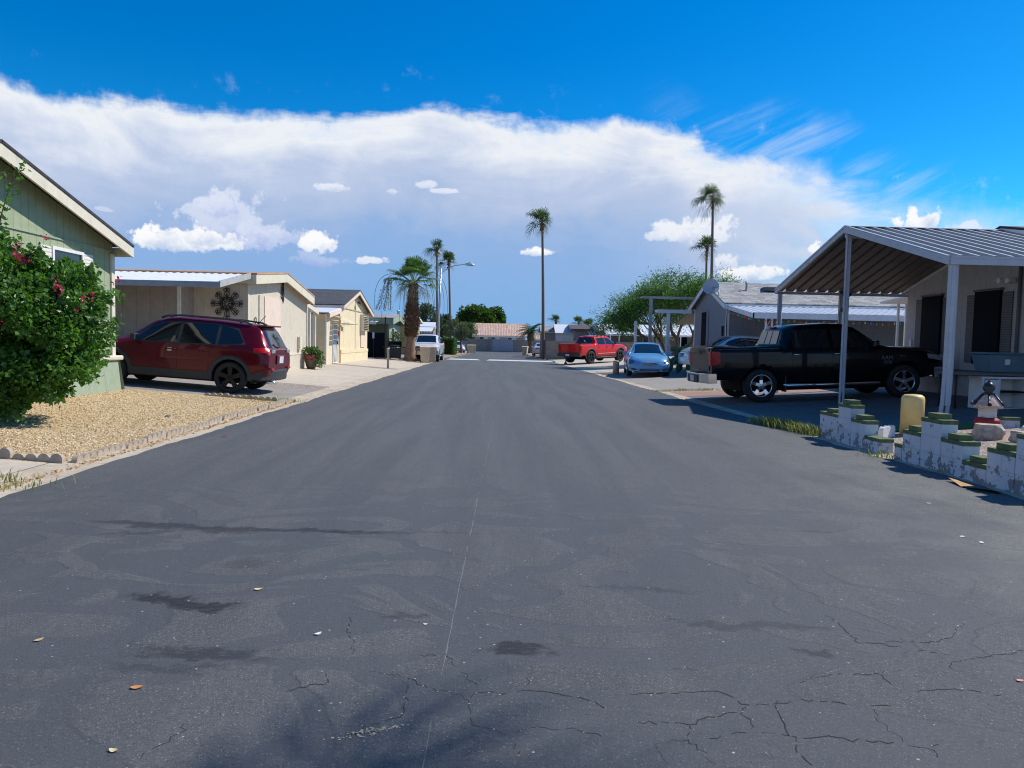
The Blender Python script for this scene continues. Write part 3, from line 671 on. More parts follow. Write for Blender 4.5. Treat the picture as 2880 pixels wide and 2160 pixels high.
fl = MB().lathe([(.02, 0), (.05, .05), (.09, .16)], (-7.6, 39.95, 3.5), 8, 'x').lathe([(.02, 0), (.05, .05), (.09, .16)], (-7.6, 40.2, 3.48), 8, 'x')
part('flood_light', fl, M['black_iron'], ch)

# ------------------------------------------------------------------ left side, farther: green, ochre, white awning houses
gr, _ = gable('sage_house', 'dark green house with sage flared canopy beyond the black gate', -7.5, -1, 12, 50.6, 57, 53.8, 3.02, 3.02, 3.4, .22,
              M['dark_green'], M['shingle_light'], M['sage'], ohx=.5, oh0=.5, oh1=.4, fd=.42)
part('road_wall', MB().box(-7.5, 50.62, 0, -7.46, 57, 2.6), M['sage'], gr)
part('flared_panel', MB().prism([(50.55, .5), (50.55, 2.62), (51.9, 2.62), (51.15, 1.4), (51.0, .3)], 'x', -7.45, -7.35), M['sage'], gr)
part('window', MB().box(-7.46, 52.6, 1.1, -7.43, 53.6, 2.3), M['glass'], gr)
ga = MB()
for i in range(18): ga.add([(-8-.35*i, 50.5, 2.82), (-8-.35*i, 48.6, 2.62), (-8.2-.35*i, 48.6, 2.62), (-8.2-.35*i, 50.5, 2.82), ], [(0, 1, 2, 3)]).box(-8.2-.35*i, 48.6, 2.64, -8.35-.35*i, 50.5, 2.70)
ga.box(-14.4, 48.56, 2.5, -7.95, 48.6, 2.68)
part('awning', ga, M['white_metal'], gr)
og, _ = gable('ochre_house', 'ochre walled house with long pale roof behind the fan palm', -7.2, -1, 14, 62, 70, 66, 3.35, 3.3, 3.75, .2, M['ochre'], M['shingle_light'], M['white_paint'], ohx=.3, fd=.15)
part('roof_vent', MB().lathe([(.08, 0), (.08, .5), (.14, .5), (.14, .6)], (-8.6, 64.5, 3.55), 8), M['alu'], og)
fh, _ = gable('white_awning_house', 'small white house with scalloped metal awning behind the white pickup', -6.3, -1, 9, 74.5, 80, 77.2, 2.9, 2.9, 3.5, .1, M['taupe'], M['white_metal'], M['white_metal'], ohx=.3, fd=.2)
fa = MB().slab([(-6.2, 74.3, 2.9), (-6.2, 72.2, 2.45), (-14, 72.2, 2.45), (-14, 74.3, 2.9)], .05)
for i in range(26): fa.prism([(-6.2-.3*i, 2.42), (-6.48-.3*i, 2.42), (-6.34-.3*i, 2.22)], 'y', 72.15, 72.2)
part('awning', fa, M['white_metal'], fh)

# ------------------------------------------------------------------ end of the street
def end_wall():
    mb = MB(); mb.box(-12, 112, -.1, 4.3, 112.2, 1.98)
    w = thing('end_wall', 'long grey block wall closing the far end of the street', 'wall', (-4, 112.1, 0))
    part('blockwork', mb, M['block'], w)
    part('painted_patch', MB().box(-.15, 111.985, .12, 3.1, 111.998, 1.99), M['patch_grey'], w)
    part('pier', MB().box(-.62, 111.9, 0, -.2, 111.998, 2.0), M['block'], w)
    mb = MB().box(4.35, 114, -.1, 9, 114.2, 1.95); solo('end_wall', mb, M['block'], 'short grey block wall behind the small feather palm', 'wall', (6, 114.1, 0))
end_wall()
def tile_house(name, label, x0, x1, y, ze, zr, win=()):
    r = thing(name, label, 'house', ((x0+x1)/2, y+3, 0))
    part('wall', MB().prism([(y, -.1), (y+8, -.1), (y+8, ze), (y+4, zr-.1), (y, ze)], 'x', x0+.4, x1-.4), M['stucco'], r)
    m = MB().slab([(x0, y+4, zr), (x0, y-.5, ze), (x1, y-.5, ze), (x1, y+4, zr)], .12).slab([(x1, y+4, zr), (x1, y+8.5, ze), (x0, y+8.5, ze), (x0, y+4, zr)], .12)
    part('roof', m, M['tile'], r)
    part('fascia', MB().box(x0, y-.54, ze-.3, x1, y-.5, ze-.03), M['white_paint'], r)
    for a, b in win:
        f = part('window', MB().box(a, y-.05, 1.5, b, y, 2.4), M['white_paint'], r); part('pane', MB().box(a+.08, y-.07, 1.58, (a+b)/2, y-.051, 2.32), M['glass'], f)
tile_house('tile_roof_house', 'wide stucco house with salmon tile roof behind the end wall', -3.6, 5.9, 122, 2.66, 4.85, ((-2.4, -.9), (-.4, 1.1), (2.4, 3.9)))
tile_house('tile_roof_house', 'tiled house whose long ridge shows behind the tall slim palm', 8.6, 24, 131, 3.0, 4.72)
tile_house('tile_roof_house', 'low salmon tiled roof seen right beside the small feather palm', 6.6, 8.4, 126, 2.3, 3.4)
bw = MB().box(4.75, 63.9, -.1, 16, 64.1, 1.72).box(4.9, 64.1, -.1, 5.1, 64.2, 1.72)
solo('block_wall', bw, M['block_tan'], 'tan block wall behind the bright red pickup', 'wall', (8, 64, 0))
gt = thing('slat_gate', 'brown metal slat gate standing open beside the tall slim palm', 'gate', (4.6, 66, 0))
part('gate_panel', MB().box(4.52, 64.6, .12, 4.56, 69, 1.72), M['brown_metal'], gt)
for k in range(4): part('post', MB().box(4.44+.07*k-.02, 64.2+.05*k, 0, 4.48+.07*k, 64.26+.05*k, 1.78), M['brown_metal'], gt)
# right side, far: sheds, brown house, long awning house
sh, _ = gable('grey_shed', 'small grey shed with pale roof right of the tall palm', 5.0, 1, 3, 73, 76, 74.5, 2.7, 2.7, 3.35, .0, M['taupe'], M['shingle_light'], M['white_paint'], ohx=.2, fd=.08)
sh, _ = gable('white_shed', 'white metal shed with ribbed roof beside the brown house', 6.35, 1, 3, 71.5, 75, 73.2, 2.55, 2.55, 3.45, .0, M['white_metal'], M['white_metal'], M['white_metal'], ohx=.15, fd=.08)
br, _ = gable('brown_house', 'low brown house with striped side awning beyond the red pickup', 8.0, 1, 9, 70, 76.5, 72.4, 2.95, 2.7, 3.42, .1, M['taupe'], M['brown_metal'], M['brown_metal'], ohx=.4, fd=.15)
for ya in (71, 73.2): part('window', MB().box(7.97, ya, 1.2, 8.0, ya+.9, 2.5), M['white_metal'], br)
sa = MB()
for i in range(8): sa.slab([(9.2+.28*i, 69.9, 2.8), (9.4+.28*i, 68.4, 2.2), (9.54+.28*i, 68.4, 2.2), (9.34+.28*i, 69.9, 2.8)], .03)
part('awning', sa, M['white_metal'], br)
la = thing('long_awning_house', 'long pale house with barrel white roof and ribbed awning behind the wispy tree', 'house', (14, 67, .3))
part('wall', MB().box(10.3, 66.5, 0, 24, 73, 2.75), M['taupe'], la)
pr = [(66.3+6.9*i/10, 2.78+.72*math.sin(PI*i/10)**.6) for i in range(11)]
part('roof', MB().prism(pr+[(73.2, 2.7), (66.3, 2.7)], 'x', 9.9, 24), M['white_metal'], la)
am = MB(); V = []
for i in range(120): V += [(10.2+.11*i, 66.4, 2.92+.04*((i//2) % 2)), (10.2+.11*i, 63.9+.35, 2.42+.04*((i//2) % 2))]
am.add(V, [(2*i, 2*i+1, 2*i+3, 2*i+2) for i in range(119)]).box(10.15, 64.2, 2.3, 23.3, 64.25, 2.44)
aa = part('awning', am, M['white_metal'], la)
for x in (10.6, 11.4, 14.2, 17.0, 19.8): part('post', MB().box(x-.05, 64.22, .2, x+.05, 64.32, 2.35), M['white_paint'], la)
wn = part('window', MB().box(14.0, 66.44, 1.35, 15.5, 66.5, 2.5), M['white_paint'], la); part('pane', MB().box(14.1, 66.42, 1.42, 14.75, 66.45, 2.42), M['glass'], wn)
part('door', MB().box(17.2, 66.45, .5, 18.2, 66.5, 2.4), M['screen'], la)

# ------------------------------------------------------------------ right side: grey house with strung lights
gy, gyz = gable('grey_house', 'grey house with pale shingle roof, satellite dish and ribbed side awning behind the black truck', 10.5, 1, 16, 31.86, 37.0, 34.4, 3.42, 3.42, 4.58, .25,
                M['grey_siding'], M['shingle_light'], M['white_metal'], ohx=.3, oh0=.45, oh1=.4, fd=.22)
part('corner_trim', MB().box(10.47, 31.83, .3, 10.5, 31.95, 3.3).box(10.47, 31.83, .3, 10.6, 31.86, 3.3), M['white_paint'], gy)
part('corner_trim', MB().box(10.47, 36.88, .3, 10.5, 37.0, 3.3), M['white_paint'], gy)
wf = part('window', MB().box(10.46, 34.55, 1.42, 10.5, 35.75, 3.2), M['grey_siding'], gy); part('pane', MB().box(10.44, 34.85, 1.5, 10.47, 35.6, 3.15), M['screen'], wf)
part('meter_box', MB().box(10.42, 32.25, 1.95, 10.5, 32.4, 2.4), M['black_iron'], gy)
am = MB(); V = []
for i in range(168): V += [(10.45+.08*i, 31.8, 3.30+.045*((i//2) % 2)), (10.45+.08*i, 28.42, 2.80+.045*((i//2) % 2))]
am.add(V, [(2*i, 2*i+1, 2*i+3, 2*i+2) for i in range(167)]); am.add(np.array(V)-[0, 0, .02], [(2*i+2, 2*i+3, 2*i+1, 2*i) for i in range(167)])
aw = part('awning', am, mat('ribbed awning', (.72, .73, .74), rough=.45, metal=.1, var=.06), gy)
part('fascia', MB().box(10.4, 28.34, 2.62, 23.8, 28.4, 2.86).prism([(28.34, 2.62), (28.34, 2.83), (31.8, 3.35), (31.8, 3.16)], 'x', 10.40, 10.44), M['white_metal'], aw)
for x in (10.95, 14.0, 17.1, 20.2):
    pm = MB().box(x-.03, 28.40, .25, x+.03, 28.46, 2.63).box(x+.22, 28.40, .25, x+.28, 28.46, 2.63)
    for z in (.8, 1.5, 2.2):
        pm.tube([(x+.125+.08*math.cos(a), 28.43, z+.12*math.sin(a)) for a in np.linspace(0, 5.2, 12)], .014, 5); pm.tube([(x+.03, 28.43, z+.1), (x+.22, 28.43, z+.42)], .012, 5)
    part('awning_post', pm, M['white_paint'], gy)
part('porch_door', MB().box(14.4, 31.82, .4, 15.4, 31.86, 2.5), M['screen'], gy)
part('side_awning', MB().slab([(10.15, 37.05, 3.22), (10.15, 39.6, 2.72), (16, 39.6, 2.72), (16, 37.05, 3.22)], .06), M['canopy_under'], gy)
rv = MB().box(12.6, 33.0, 4.1, 13.3, 33.5, 4.28); part('roof_vent', rv, M['shutter_grey'], gy)
part('roof_pipe', MB().lathe([(.05, 0), (.05, .45), (.07, .45), (.07, .5)], (11.8, 33.2, 4.0), 8), M['alu'], gy)
sdh = thing('satellite_dish', 'large grey satellite dish on the corner of the grey house roof', 'satellite dish', (10.1, 32.6, 3.75))
dm = MB(); dm.lathe([(.01, .0), (.15, .015), (.27, .05), (.37, .10), (.38, .095), (.27, .035), (.01, -.015)], (0, 0, 0), 24)
Rm = np.array(Euler((R(74), 0, R(-28))).to_matrix()); dm.v = [v@Rm.T+np.array((10.05, 32.9, 4.2)) for v in dm.v]
part('dish', dm, mat('dish grey', (.42, .44, .47), rough=.5, var=.05), sdh)
part('mast', MB().tube([(10.25, 32.3, 3.6), (10.25, 32.45, 4.05), (10.1, 32.85, 4.18)], .035, 6), M['alu'], sdh)
part('feed_arm', MB().tube([(10.05, 32.85, 3.95), (9.9, 32.0, 3.9), (9.95, 31.8, 3.98)], .025, 6).box(9.9, 31.65, 3.9, 10.02, 31.8, 4.05), M['alu'], sdh)
sl = thing('string_lights', 'string of small coloured bulbs along the grey house awning edge', 'string lights', (12, 28.3, 2.6))
cols = [(.6, .05, .03), (.7, .5, .2), (.05, .25, .5), (.05, .4, .2), (.7, .25, .05)]
BM_ = [mat('bulb', c, rough=.2) for c in cols]
path = [(10.36, 31.6-.13*k, 3.1-.0195*k) for k in range(25)]+[(10.5+.12*k, 28.32, 2.60-.07*math.sin((k % 12)/12*PI)) for k in range(60)]
part('wire', MB().tube(path, .006, 4), M['black_iron'], sl)
for k in range(2, len(path), 2):
    p = path[k]; part('bulb', MB().lathe([(.012, 0), (.032, -.04), (.028, -.08), (.0, -.11)], p, 6), BM_[(k//2) % 5], sl)

# patio cover frames by the blue car
def frame(name, label, x0, x1, px, y, z, th, m, zg):
    r = thing(name, label, 'patio frame', (px, y, zg)); part('post', MB().box(px-.07, y-.07, zg, px+.07, y+.07, z-th).box(px-.09, y-.02, zg, px-.07, y+.02, z-th), m, r)
    part('beam', MB().box(x0, y-.09, z-th, x1, y+.09, z).box(x0, y-.1, z-.03, x1, y+.1, z+.01), m, r); part('roof_pan', MB().box(x0, y+.1, z-th*.6, x1, y+.45, z-.02), m, r)
frame('patio_frame', 'white T-shaped post and beam just behind the blue car', 8.04, 9.75, 8.62, 35, 3.22, .16, M['white_metal'], .15)
frame('patio_frame', 'taller thin grey post and beam in front of the wispy tree', 7.5, 10.2, 8.0, 36.2, 3.94, .1, M['canopy_top'], .2)
solo('white_post', MB().box(7.55, 37.95, .1, 7.67, 38.07, 2.75), M['white_paint'], 'single white post right of the red pickup', 'post', (7.6, 38, .1))

# ------------------------------------------------------------------ right side: near house with gabled carport
nh, nhz = gable('near_house', 'warm grey house with black window screens behind the black truck', 11.6, 1, 14, 11.6, 19.75, 16.2, 3.25, 3.25, 4.34, .3,
                M['grey_house_wall'], M['shingle_dark'], M['white_metal'], ohx=.02, oh0=.4, oh1=.3, fd=.15)
part('skirting_ledge', MB().box(11.5, 11.6, .86, 11.6, 19.75, 1.0), M['shutter_grey'], nh)
for (a, b, z0, z1) in ((18.15, 18.95, 1.36, 2.88), (16.0, 16.85, 1.16, 2.87)):
    f = part('window', MB().box(11.52, a, z0, 11.6, b, z1), M['screen'], nh)
    part('sill', MB().box(11.5, a-.03, z1, 11.6, b+.03, z1+.05), M['shutter_grey'], f)
    for ya in (a-.34, b+.02): part('shutter', MB().box(11.57, ya, z0+.02, 11.6, ya+.32, z1-.05), M['shutter_grey'], nh)
part('conduit', MB().tube([(11.56, 15.45, 1.0), (11.56, 15.45, 3.4)], .035, 6), M['shutter_grey'], nh)
lt = part('flood_light', MB().lathe([(.02, 0), (.05, -.04), (.06, -.12)], (11.5, 15.62, 3.04), 10, 'x').lathe([(.02, 0), (.05, -.05), (.06, -.12)], (11.48, 15.86, 3.06), 10, 'x').box(11.5, 15.6, 3.0, 11.58, 15.85, 3.1), M['white_paint'], nh)
part('back_awning', MB().slab([(12.05, 19.8, 3.1), (12.05, 22.0, 2.95), (16, 22.0, 2.95), (16, 19.8, 3.1)], .06), M['white_metal'], nh)
for x in (12.6, 12.85): part('awning_post', MB().box(x-.03, 21.9, .3, x+.03, 21.96, 2.9), M['white_paint'], nh)
def text(body, size, mtx, m, parent, name, ext=.004):
    cu = bpy.data.curves.new(name, 'FONT'); cu.body = body; cu.size = size; cu.extrude = ext; cu.align_x = 'CENTER'; cu.align_y = 'CENTER'
    tmp = bpy.data.objects.new(name, cu); COL.objects.link(tmp); dg = bpy.context.evaluated_depsgraph_get()
    me = bpy.data.meshes.new_from_object(tmp.evaluated_get(dg)); bpy.data.objects.remove(tmp)
    me.transform(mtx); me.materials.clear(); me.materials.append(m)
    o = bpy.data.objects.new(name, me); COL.objects.link(o); o.parent = parent
    return o
# text faces the road (-X): local x -> -Y, local y -> Z
TW = Matrix(((0, 0, -1, 0), (-1, 0, 0, 0), (0, 1, 0, 0), (0, 0, 0, 1)))
text('6', .22, ROOTM[nh.name]@Matrix.Translation((11.585, 19.15, 2.06))@TW, M['white_paint'], nh, 'house_number')
text('3', .2, ROOTM[ch.name]@Matrix.Translation((-7.725, 36.9, 1.86))@Matrix(((0, 0, 1, 0), (1, 0, 0, 0), (0, 1, 0, 0), (0, 0, 0, 1))), M['black_iron'], ch, 'house_number')
part('wall_switch', MB().box(11.56, 19.42, 1.55, 11.6, 19.52, 1.75), M['white_paint'], nh)

M['carport_metal'] = mat('white carport metal darkened as shade', (.46, .49, .53), rough=.5, var=.06, dirt=.3)  # white metal with the carport's deep shade painted into its base colour
cp = thing('carport', 'gabled metal carport with white posts over the black pickup', 'carport', (8.0, 16.2, .16))
XR, YN, YF, YR, ZE, ZR = 8.0, 12.45, 20.15, 16.25, 3.10, 4.24
def pan(ya, za, yb, zb, dz, under):
    mb = MB(); V = []; w = .305; k = 0
    prof = [(0, 0), (.17, 0), (.195, .085), (.25, .085), (.275, 0)]
    x = XR+.03
    while x < 11.95:
        for (dx, h) in prof:
            V += [(x+dx, ya, za+h+dz), (x+dx, yb, zb+h+dz)]
        x += w
    n = len(V)//2
    mb.add(V, [(2*i, 2*i+1, 2*i+3, 2*i+2) for i in range(n-1)])
    return mb
r1 = pan(YR, ZR-.05, YN, ZE-.05, 0, 0); part('roof_panel', r1, [M['canopy_top']], cp)
r2 = pan(YR, ZR-.05, YF, ZE-.05, 0, 0); part('roof_panel', r2, [M['canopy_under']], cp, label='far roof slope of ribbed metal pans, brown underneath')
part('ridge_cap', MB().slab([(XR, YR, ZR+.035), (XR, YR-.18, ZR-.01), (12, YR-.18, ZR-.01), (12, YR, ZR+.035)], .012).slab([(XR, YR, ZR+.035), (XR, YR+.18, ZR-.01), (12, YR+.18, ZR-.01), (12, YR, ZR+.035)], .012), M['carport_metal'], cp)
f = MB()
for ya in (YN, YF):
    f.prism([(YR, ZR+.03), (ya, ZE+.03), (ya, ZE-.13), (YR, ZR-.13)], 'x', XR-.02, XR+.03)
    f.prism([(YR, ZR+.01), (ya, ZE+.01), (ya, ZE-.03), (YR, ZR-.03)], 'x', XR-.035, XR-.021)
f.box(XR+.031, YN-.03, ZE-.13, 12.4, YN+.02, ZE+.02).box(XR+.031, YN-.045, ZE-.02, 12.4, YN-.031, ZE+.015).box(XR+.031, YF-.03, ZE-.13, 12.0, YF+.03, ZE-.055)
part('fascia', f, M['carport_metal'], cp)
part('ridge_beam', MB().box(XR+.03, YR-.05, ZR-.25, 12, YR+.05, ZR-.11), M['carport_metal'], cp)
def cpost(x, y, zt, w=.10, bend=0):
    mb = MB(); zg = GL(x)
    for dx in (-w*.5, w*.5):
        mb.tube([(x+dx-bend*.9, y, zg), (x+dx-bend*.25, y, zg+.35), (x+dx, y, zg+.8), (x+dx, y, zt)], w*.36, 4, smooth=False)
    mb.box(x-w*.3, y-.02, zg+.3, x+w*.3, y+.02, zt)
    part('post', mb, M['carport_metal'], cp)
cpost(XR+.08, 16.2, ZR-.22, .082); cpost(XR+.14, 12.5, ZE-.13, .115, .06); cpost(XR+.1, 20.05, ZE-.13, .08); cpost(9.85, 20.05, ZE-.13, .08)
cl = MB()
for i in range(12): cl.box(8.25+.305*i, 20.02, ZE-.085, 8.31+.305*i, 20.11, ZE-.04)
part('clip', cl, M['alu'], cp)
fl = MB().lathe([(.02, 0), (.05, .03), (.07, .12)], (9.72, 19.6, 3.0), 10, 'y').lathe([(.02, 0), (.05, .03), (.07, .12)], (9.9, 19.6, 2.97), 10, 'y').tube([(9.85, 19.7, 3.05), (9.87, 19.7, 2.86), (9.76, 19.65, 2.72), (9.72, 19.65, 2.55)], .014, 6).box(9.66, 19.6, 2.48, 9.76, 19.7, 2.6)
solo('hanging_work_light', fl, M['black_iron'], 'black work lamp and cable hanging under the far carport eave', 'lamp', (9.8, 19.6, 2.9))
M['tyre'] = mat('tyre rubber', (.022, .022, .023), rough=.85, var=.2)
M['blackplast'] = mat('dark plastic', (.035, .036, .038), rough=.6, var=.15, bump=.3, bscale=200)
M['well'] = mat('wheel well', (.008, .008, .008), rough=1.0)
M['rim_black'] = mat('black rim', (.012, .012, .013), rough=.45, coat=.0, spec=.3)
M['chrome'] = mat('chrome', (.72, .74, .76), rough=.12, metal=1.0, var=.04)
M['silver_rim'] = mat('alloy rim', (.60, .62, .64), rough=.25, metal=.9)
M['red_lens'] = mat('red lens', (.50, .008, .012), rough=.25, coat=.3, spec=.2)
M['clear_lens'] = mat('clear lens', (.32, .34, .37), rough=.2, coat=.5)
M['lamp_lens'] = mat('dark headlamp', (.10, .11, .125), rough=.15, coat=.6)
M['plate'] = mat('licence plate', (.62, .62, .66), rough=.5)
M['car_glass'] = mat('tinted car glass', (.008, .011, .014), rough=.03, spec=.9, var=.05)
M['bed_liner'] = mat('bed liner', (.02, .02, .02), rough=.9)

def qspline(C, sub):
    C = np.vstack([C[0], C, C[-1]]); out = []
    n = len(C)
    for i in range(n-2):
        for k in range(sub):
            u = k/sub; out.append(.5*(1-u)**2*C[i]+(.5+u*(1-u))*C[i+1]+.5*u*u*C[i+2])
    out.append(.5*(C[-2]+C[-1])); return np.array(out)
class Shell:
    """lofted vehicle body; everything that lies on its skin asks it for the surface"""
    SUB = 4
    def __init__(s, rows, sig=.03, crown=.02):
        r = np.array(rows, float); s.xs = np.linspace(r[0, 0], r[-1, 0], 900); s.d = []
        dx = s.xs[1]-s.xs[0]; k = max(1, int(3*sig/dx)); g = np.exp(-.5*((np.arange(-k, k+1))*dx/sig)**2); g /= g.sum()
        for j in range(1, 9):
            y = np.interp(s.xs, r[:, 0], r[:, j]); yp = np.pad(y, k, mode='edge'); s.d.append(np.convolve(yp, g, 'valid'))
        s.x0, s.x1 = r[0, 0], r[-1, 0]; s.crown = crown
    def ring(s, x):
        zb, zm, zB, zr, ws, wm, wb, wr = [float(np.interp(x, s.xs, d)) for d in s.d]
        gap = zr-zB; a = min(.10, gap*.35)
        C = np.array([(0, zb), (ws*.85, zb), (ws, zb+.02), (ws+.01, zb+.06), (wm, zm-.12), (wm, zm+.08), (wb+.012, zB-.05), (wb-.008, zB-.005), (wb-.03, zB+.12*gap),
                      (wb+(wr-wb)*.55, zB+gap*.52), (wr+.03, zr-a), (wr-.03, zr-a*.25), (wr*.75, zr+s.crown*.4), (wr*.4, zr+s.crown*.85), (0, zr+s.crown)])
        return qspline(C, s.SUB)
    def y(s, x, z):
        r = s.ring(x); lo = 3*s.SUB; hi = 12*s.SUB
        zz = np.maximum.accumulate(r[lo:hi, 1]); return float(np.interp(z, zz, r[lo:hi, 0]))
    def body(s, mats, nx=96, keep=()):
        xs = np.unique(np.concatenate([np.linspace(s.x0, s.x1, nx), [s.x0+.01, s.x1-.01, s.x0+.03, s.x1-.03]]+[np.array(keep)]))
        V = []
        for x in xs:
            r = s.ring(x); L = [(x, p[0], p[1]) for p in r]; Rr = [(x, -p[0], p[1]) for p in r[1:-1]][::-1]
            V += L+Rr
        n = len(L)+len(Rr); k = len(xs)
        F = [(i*n+j, (i+1)*n+j, (i+1)*n+(j+1) % n, i*n+(j+1) % n) for i in range(k-1) for j in range(n)]
        F += [tuple(range(n)), tuple(range((k-1)*n, k*n))[::-1]]
        mb = MB().add(V, F, 0, True); mb.sm[-1] = mb.sm[-2] = False
        return mb
    def side(s, xs, lo, hi, side=1, off=.006, rows=5, thick=True):
        """panel on the flank between heights lo(x) and hi(x)"""
        mb = MB(); xs = list(xs); G = []
        for x in xs:
            a, b = lo(x), hi(x)
            G.append([(x, s.y(x, a+(b-a)*j/rows), a+(b-a)*j/rows) for j in range(rows+1)])
        return s._grid(mb, np.array(G), side, off, thick)
    def top(s, x0, x1, wfrac=.92, off=.006, nx=10, inset=0.0):
        """panel on the upper skin (windscreen, rear window, bonnet) across the centre line"""
        mb = MB(); G = []
        for i in range(nx+1):
            x = x0+(x1-x0)*i/nx; r = s.ring(x); u = np.linspace(11.6*s.SUB, len(r)-1, 9); u = len(r)-1-(len(r)-1-u)*wfrac
            pts = [(x, np.interp(k, range(len(r)), r[:, 0]), np.interp(k, range(len(r)), r[:, 1])) for k in u]
            G.append(pts+[(p[0], -p[1], p[2]) for p in pts[::-1][1:]])
        return s._grid(mb, np.array(G), 1, off, False)
    def _grid(s, mb, G, side, off, thick):
        du = np.gradient(G, axis=0); dv = np.gradient(G, axis=1); nr = np.cross(du, dv); ln = np.linalg.norm(nr, axis=2, keepdims=True); nr = nr/np.maximum(ln, 1e-9)
        c = nr.mean((0, 1)); ref = np.array((0, 1., .3)) if thick or abs(c[1]) > abs(c[2]) else np.array((0, 0, 1.))
        if not thick: ref = np.array((0, 0, 1.))
        if c.dot(ref) < 0: nr = -nr; flip = True
        else: flip = False
        P = G+nr*off; a, b = P.shape[:2]
        if side < 0: P = P*np.array((1, -1, 1)); G = G*np.array((1, -1, 1)); nr = nr*np.array((1, -1, 1))
        F = [(i*b+j, (i+1)*b+j, (i+1)*b+j+1, i*b+j+1) for i in range(a-1) for j in range(b-1)]
        if flip != (side < 0): F = [f[::-1] for f in F]
        mb.add(P.reshape(-1, 3), F, 0, True)
        Q = (G-nr*.01).reshape(-1, 3); P2 = P.reshape(-1, 3)
        bd = [i*b for i in range(a)]+[(a-1)*b+j for j in range(1, b)]+[i*b+b-1 for i in range(a-2, -1, -1)]+[j for j in range(b-2, 0, -1)]
        m = len(bd); mb.add(np.vstack([P2[bd], Q[bd]]), [(i, (i+1) % m, m+(i+1) % m, m+i) for i in range(m)])
        return mb

def bool_cut(mb, cutter, mats, name):
    a = bpy.data.objects.new('tmp', mb.mesh('tmp', mats)); b = bpy.data.objects.new('tmpc', cutter.mesh('tmpc', mats))
    COL.objects.link(a); COL.objects.link(b)
    for o in (a, b):
        bm = bmesh.new(); bm.from_mesh(o.data); bmesh.ops.recalc_face_normals(bm, faces=bm.faces); bm.to_mesh(o.data); bm.free()
    md = a.modifiers.new('b', 'BOOLEAN'); md.object = b; md.operation = 'DIFFERENCE'; md.solver = 'EXACT'
    try: md.material_mode = 'INDEX'
    except Exception: pass
    dg = bpy.context.evaluated_depsgraph_get(); me = bpy.data.meshes.new_from_object(a.evaluated_get(dg))
    bpy.data.objects.remove(a); bpy.data.objects.remove(b); me.name = name
    return me
def lk(name, me, parent):
    o = bpy.data.objects.new(name, me); COL.objects.link(o); o.parent = parent; ROOTM[o.name] = None; return o
def P(name, mb, mats, parent, **k): return part(name, mb, mats, parent, world=False, **k)

def wheel(root, x, y, r, w, side, rim_m, spokes=5, rr=.72, five_wide=.5):
    hub = MB().lathe([(.0, -.02), (r*.42, -.02), (r*.42, .0), (0.0, .0)], (0, 0, 0), 16, 'y')
    hub.v = [v+np.array((x, y-side*.02, r)) for v in hub.v]
    h = P('wheel', hub, M['well'], root)
    ty = MB(); t = w/2
    ty.lathe([(r*rr, -t*.9), (r*.86, -t), (r*.955, -t*.86), (r, -t*.6), (r, t*.6), (r*.955, t*.86), (r*.86, t), (r*rr, t*.9)], (x, y, r), 36, 'y', caps=False)
    ty.lathe([(r*.995, -t*.5), (r*1.004, -t*.45), (r*1.004, -t*.1), (r*.99, -t*.05), (r*1.004, t*.05), (r*1.004, t*.45), (r*.995, t*.5)], (x, y, r), 36, 'y', caps=False)
    P('tyre', ty, M['tyre'], h)
    rm = MB(); R0 = r*rr; yo = y+side*t*.82
    rm.lathe([(R0*1.02, 0), (R0*.99, side*.012), (R0*.93, side*.0), (R0*.90, -side*.10), (R0*.90, -side*t*1.2)], (x, yo, r), 36, 'y', caps=False)
    rm.lathe([(.001, side*-.005), (R0*.16, side*-.01), (R0*.2, side*-.03)], (x, yo, r), 16, 'y', caps=False)
    for k in range(spokes):
        an = 2*PI*k/spokes+.3
        c, s_ = math.cos(an), math.sin(an)
        q = []
        for (rad, hw, dy) in ((R0*.10, .16*R0*.9, -.008), (R0*.5, five_wide*.34*R0, -.012), (R0*.95, five_wide*.40*R0, .0)):
            for sg in (-1, 1): q.append((x+c*rad-s_*hw*sg, yo+side*dy, r+s_*rad+c*hw*sg))
        b = [(p[0], p[1]-side*.035, p[2]) for p in q]
        rm.add(q+b, [(0, 1, 3, 2), (2, 3, 5, 4), (0, 2, 8, 6), (2, 4, 10, 8), (1, 7, 9, 3), (3, 9, 11, 5), (4, 5, 11, 10)])
        rm.lathe([(.0, side*.002), (.012, side*.001), (.013, -side*.02)], (x+math.cos(an+.6)*R0*.13, yo, r+math.sin(an+.6)*R0*.13), 6, 'y')
    P('rim', rm, rim_m, h)
def arc_strip(sh, cx, cz, r0, r1, side, off, a0=-.15, a1=PI+.15, n=22):
    mb = MB(); V = []
    for i in range(n+1):
        a = a0+(a1-a0)*i/n
        for rr_, o in ((r0, -.02), (r0, off), (r1, off), (r1+.012, -.005)):
            x, z = cx+rr_*math.cos(a), cz+rr_*math.sin(a)
            V.append((x, side*(sh.y(min(max(x, sh.x0+.01), sh.x1-.01), z)+o), z))
    F = [(i*4+j, (i+1)*4+j, (i+1)*4+j+1, i*4+j+1) for i in range(n) for j in range(3)]
    return mb.add(V, F, 0, True)
def plan_block(sign, xe, half, depth, z0, z1, curve=.10, side_wrap=.35, n=12):
    """bumper: a curved block that wraps round the corners"""
    out = []; inn = []
    for i in range(n+1):
        u = -1+2*i/n; x = xe-sign*curve*abs(u)**3
        out.append((x, half*u)); inn.append((x-sign*depth, half*u*.97))
    pl = out+[(xe-sign*(curve+side_wrap), half*1.0)]+[(xe-sign*(curve+side_wrap), half*.9)]+inn[::-1]+[(xe-sign*(curve+side_wrap), -half*.9), (xe-sign*(curve+side_wrap), -half)]
    return MB().prism(pl, 'z', z0, z1)
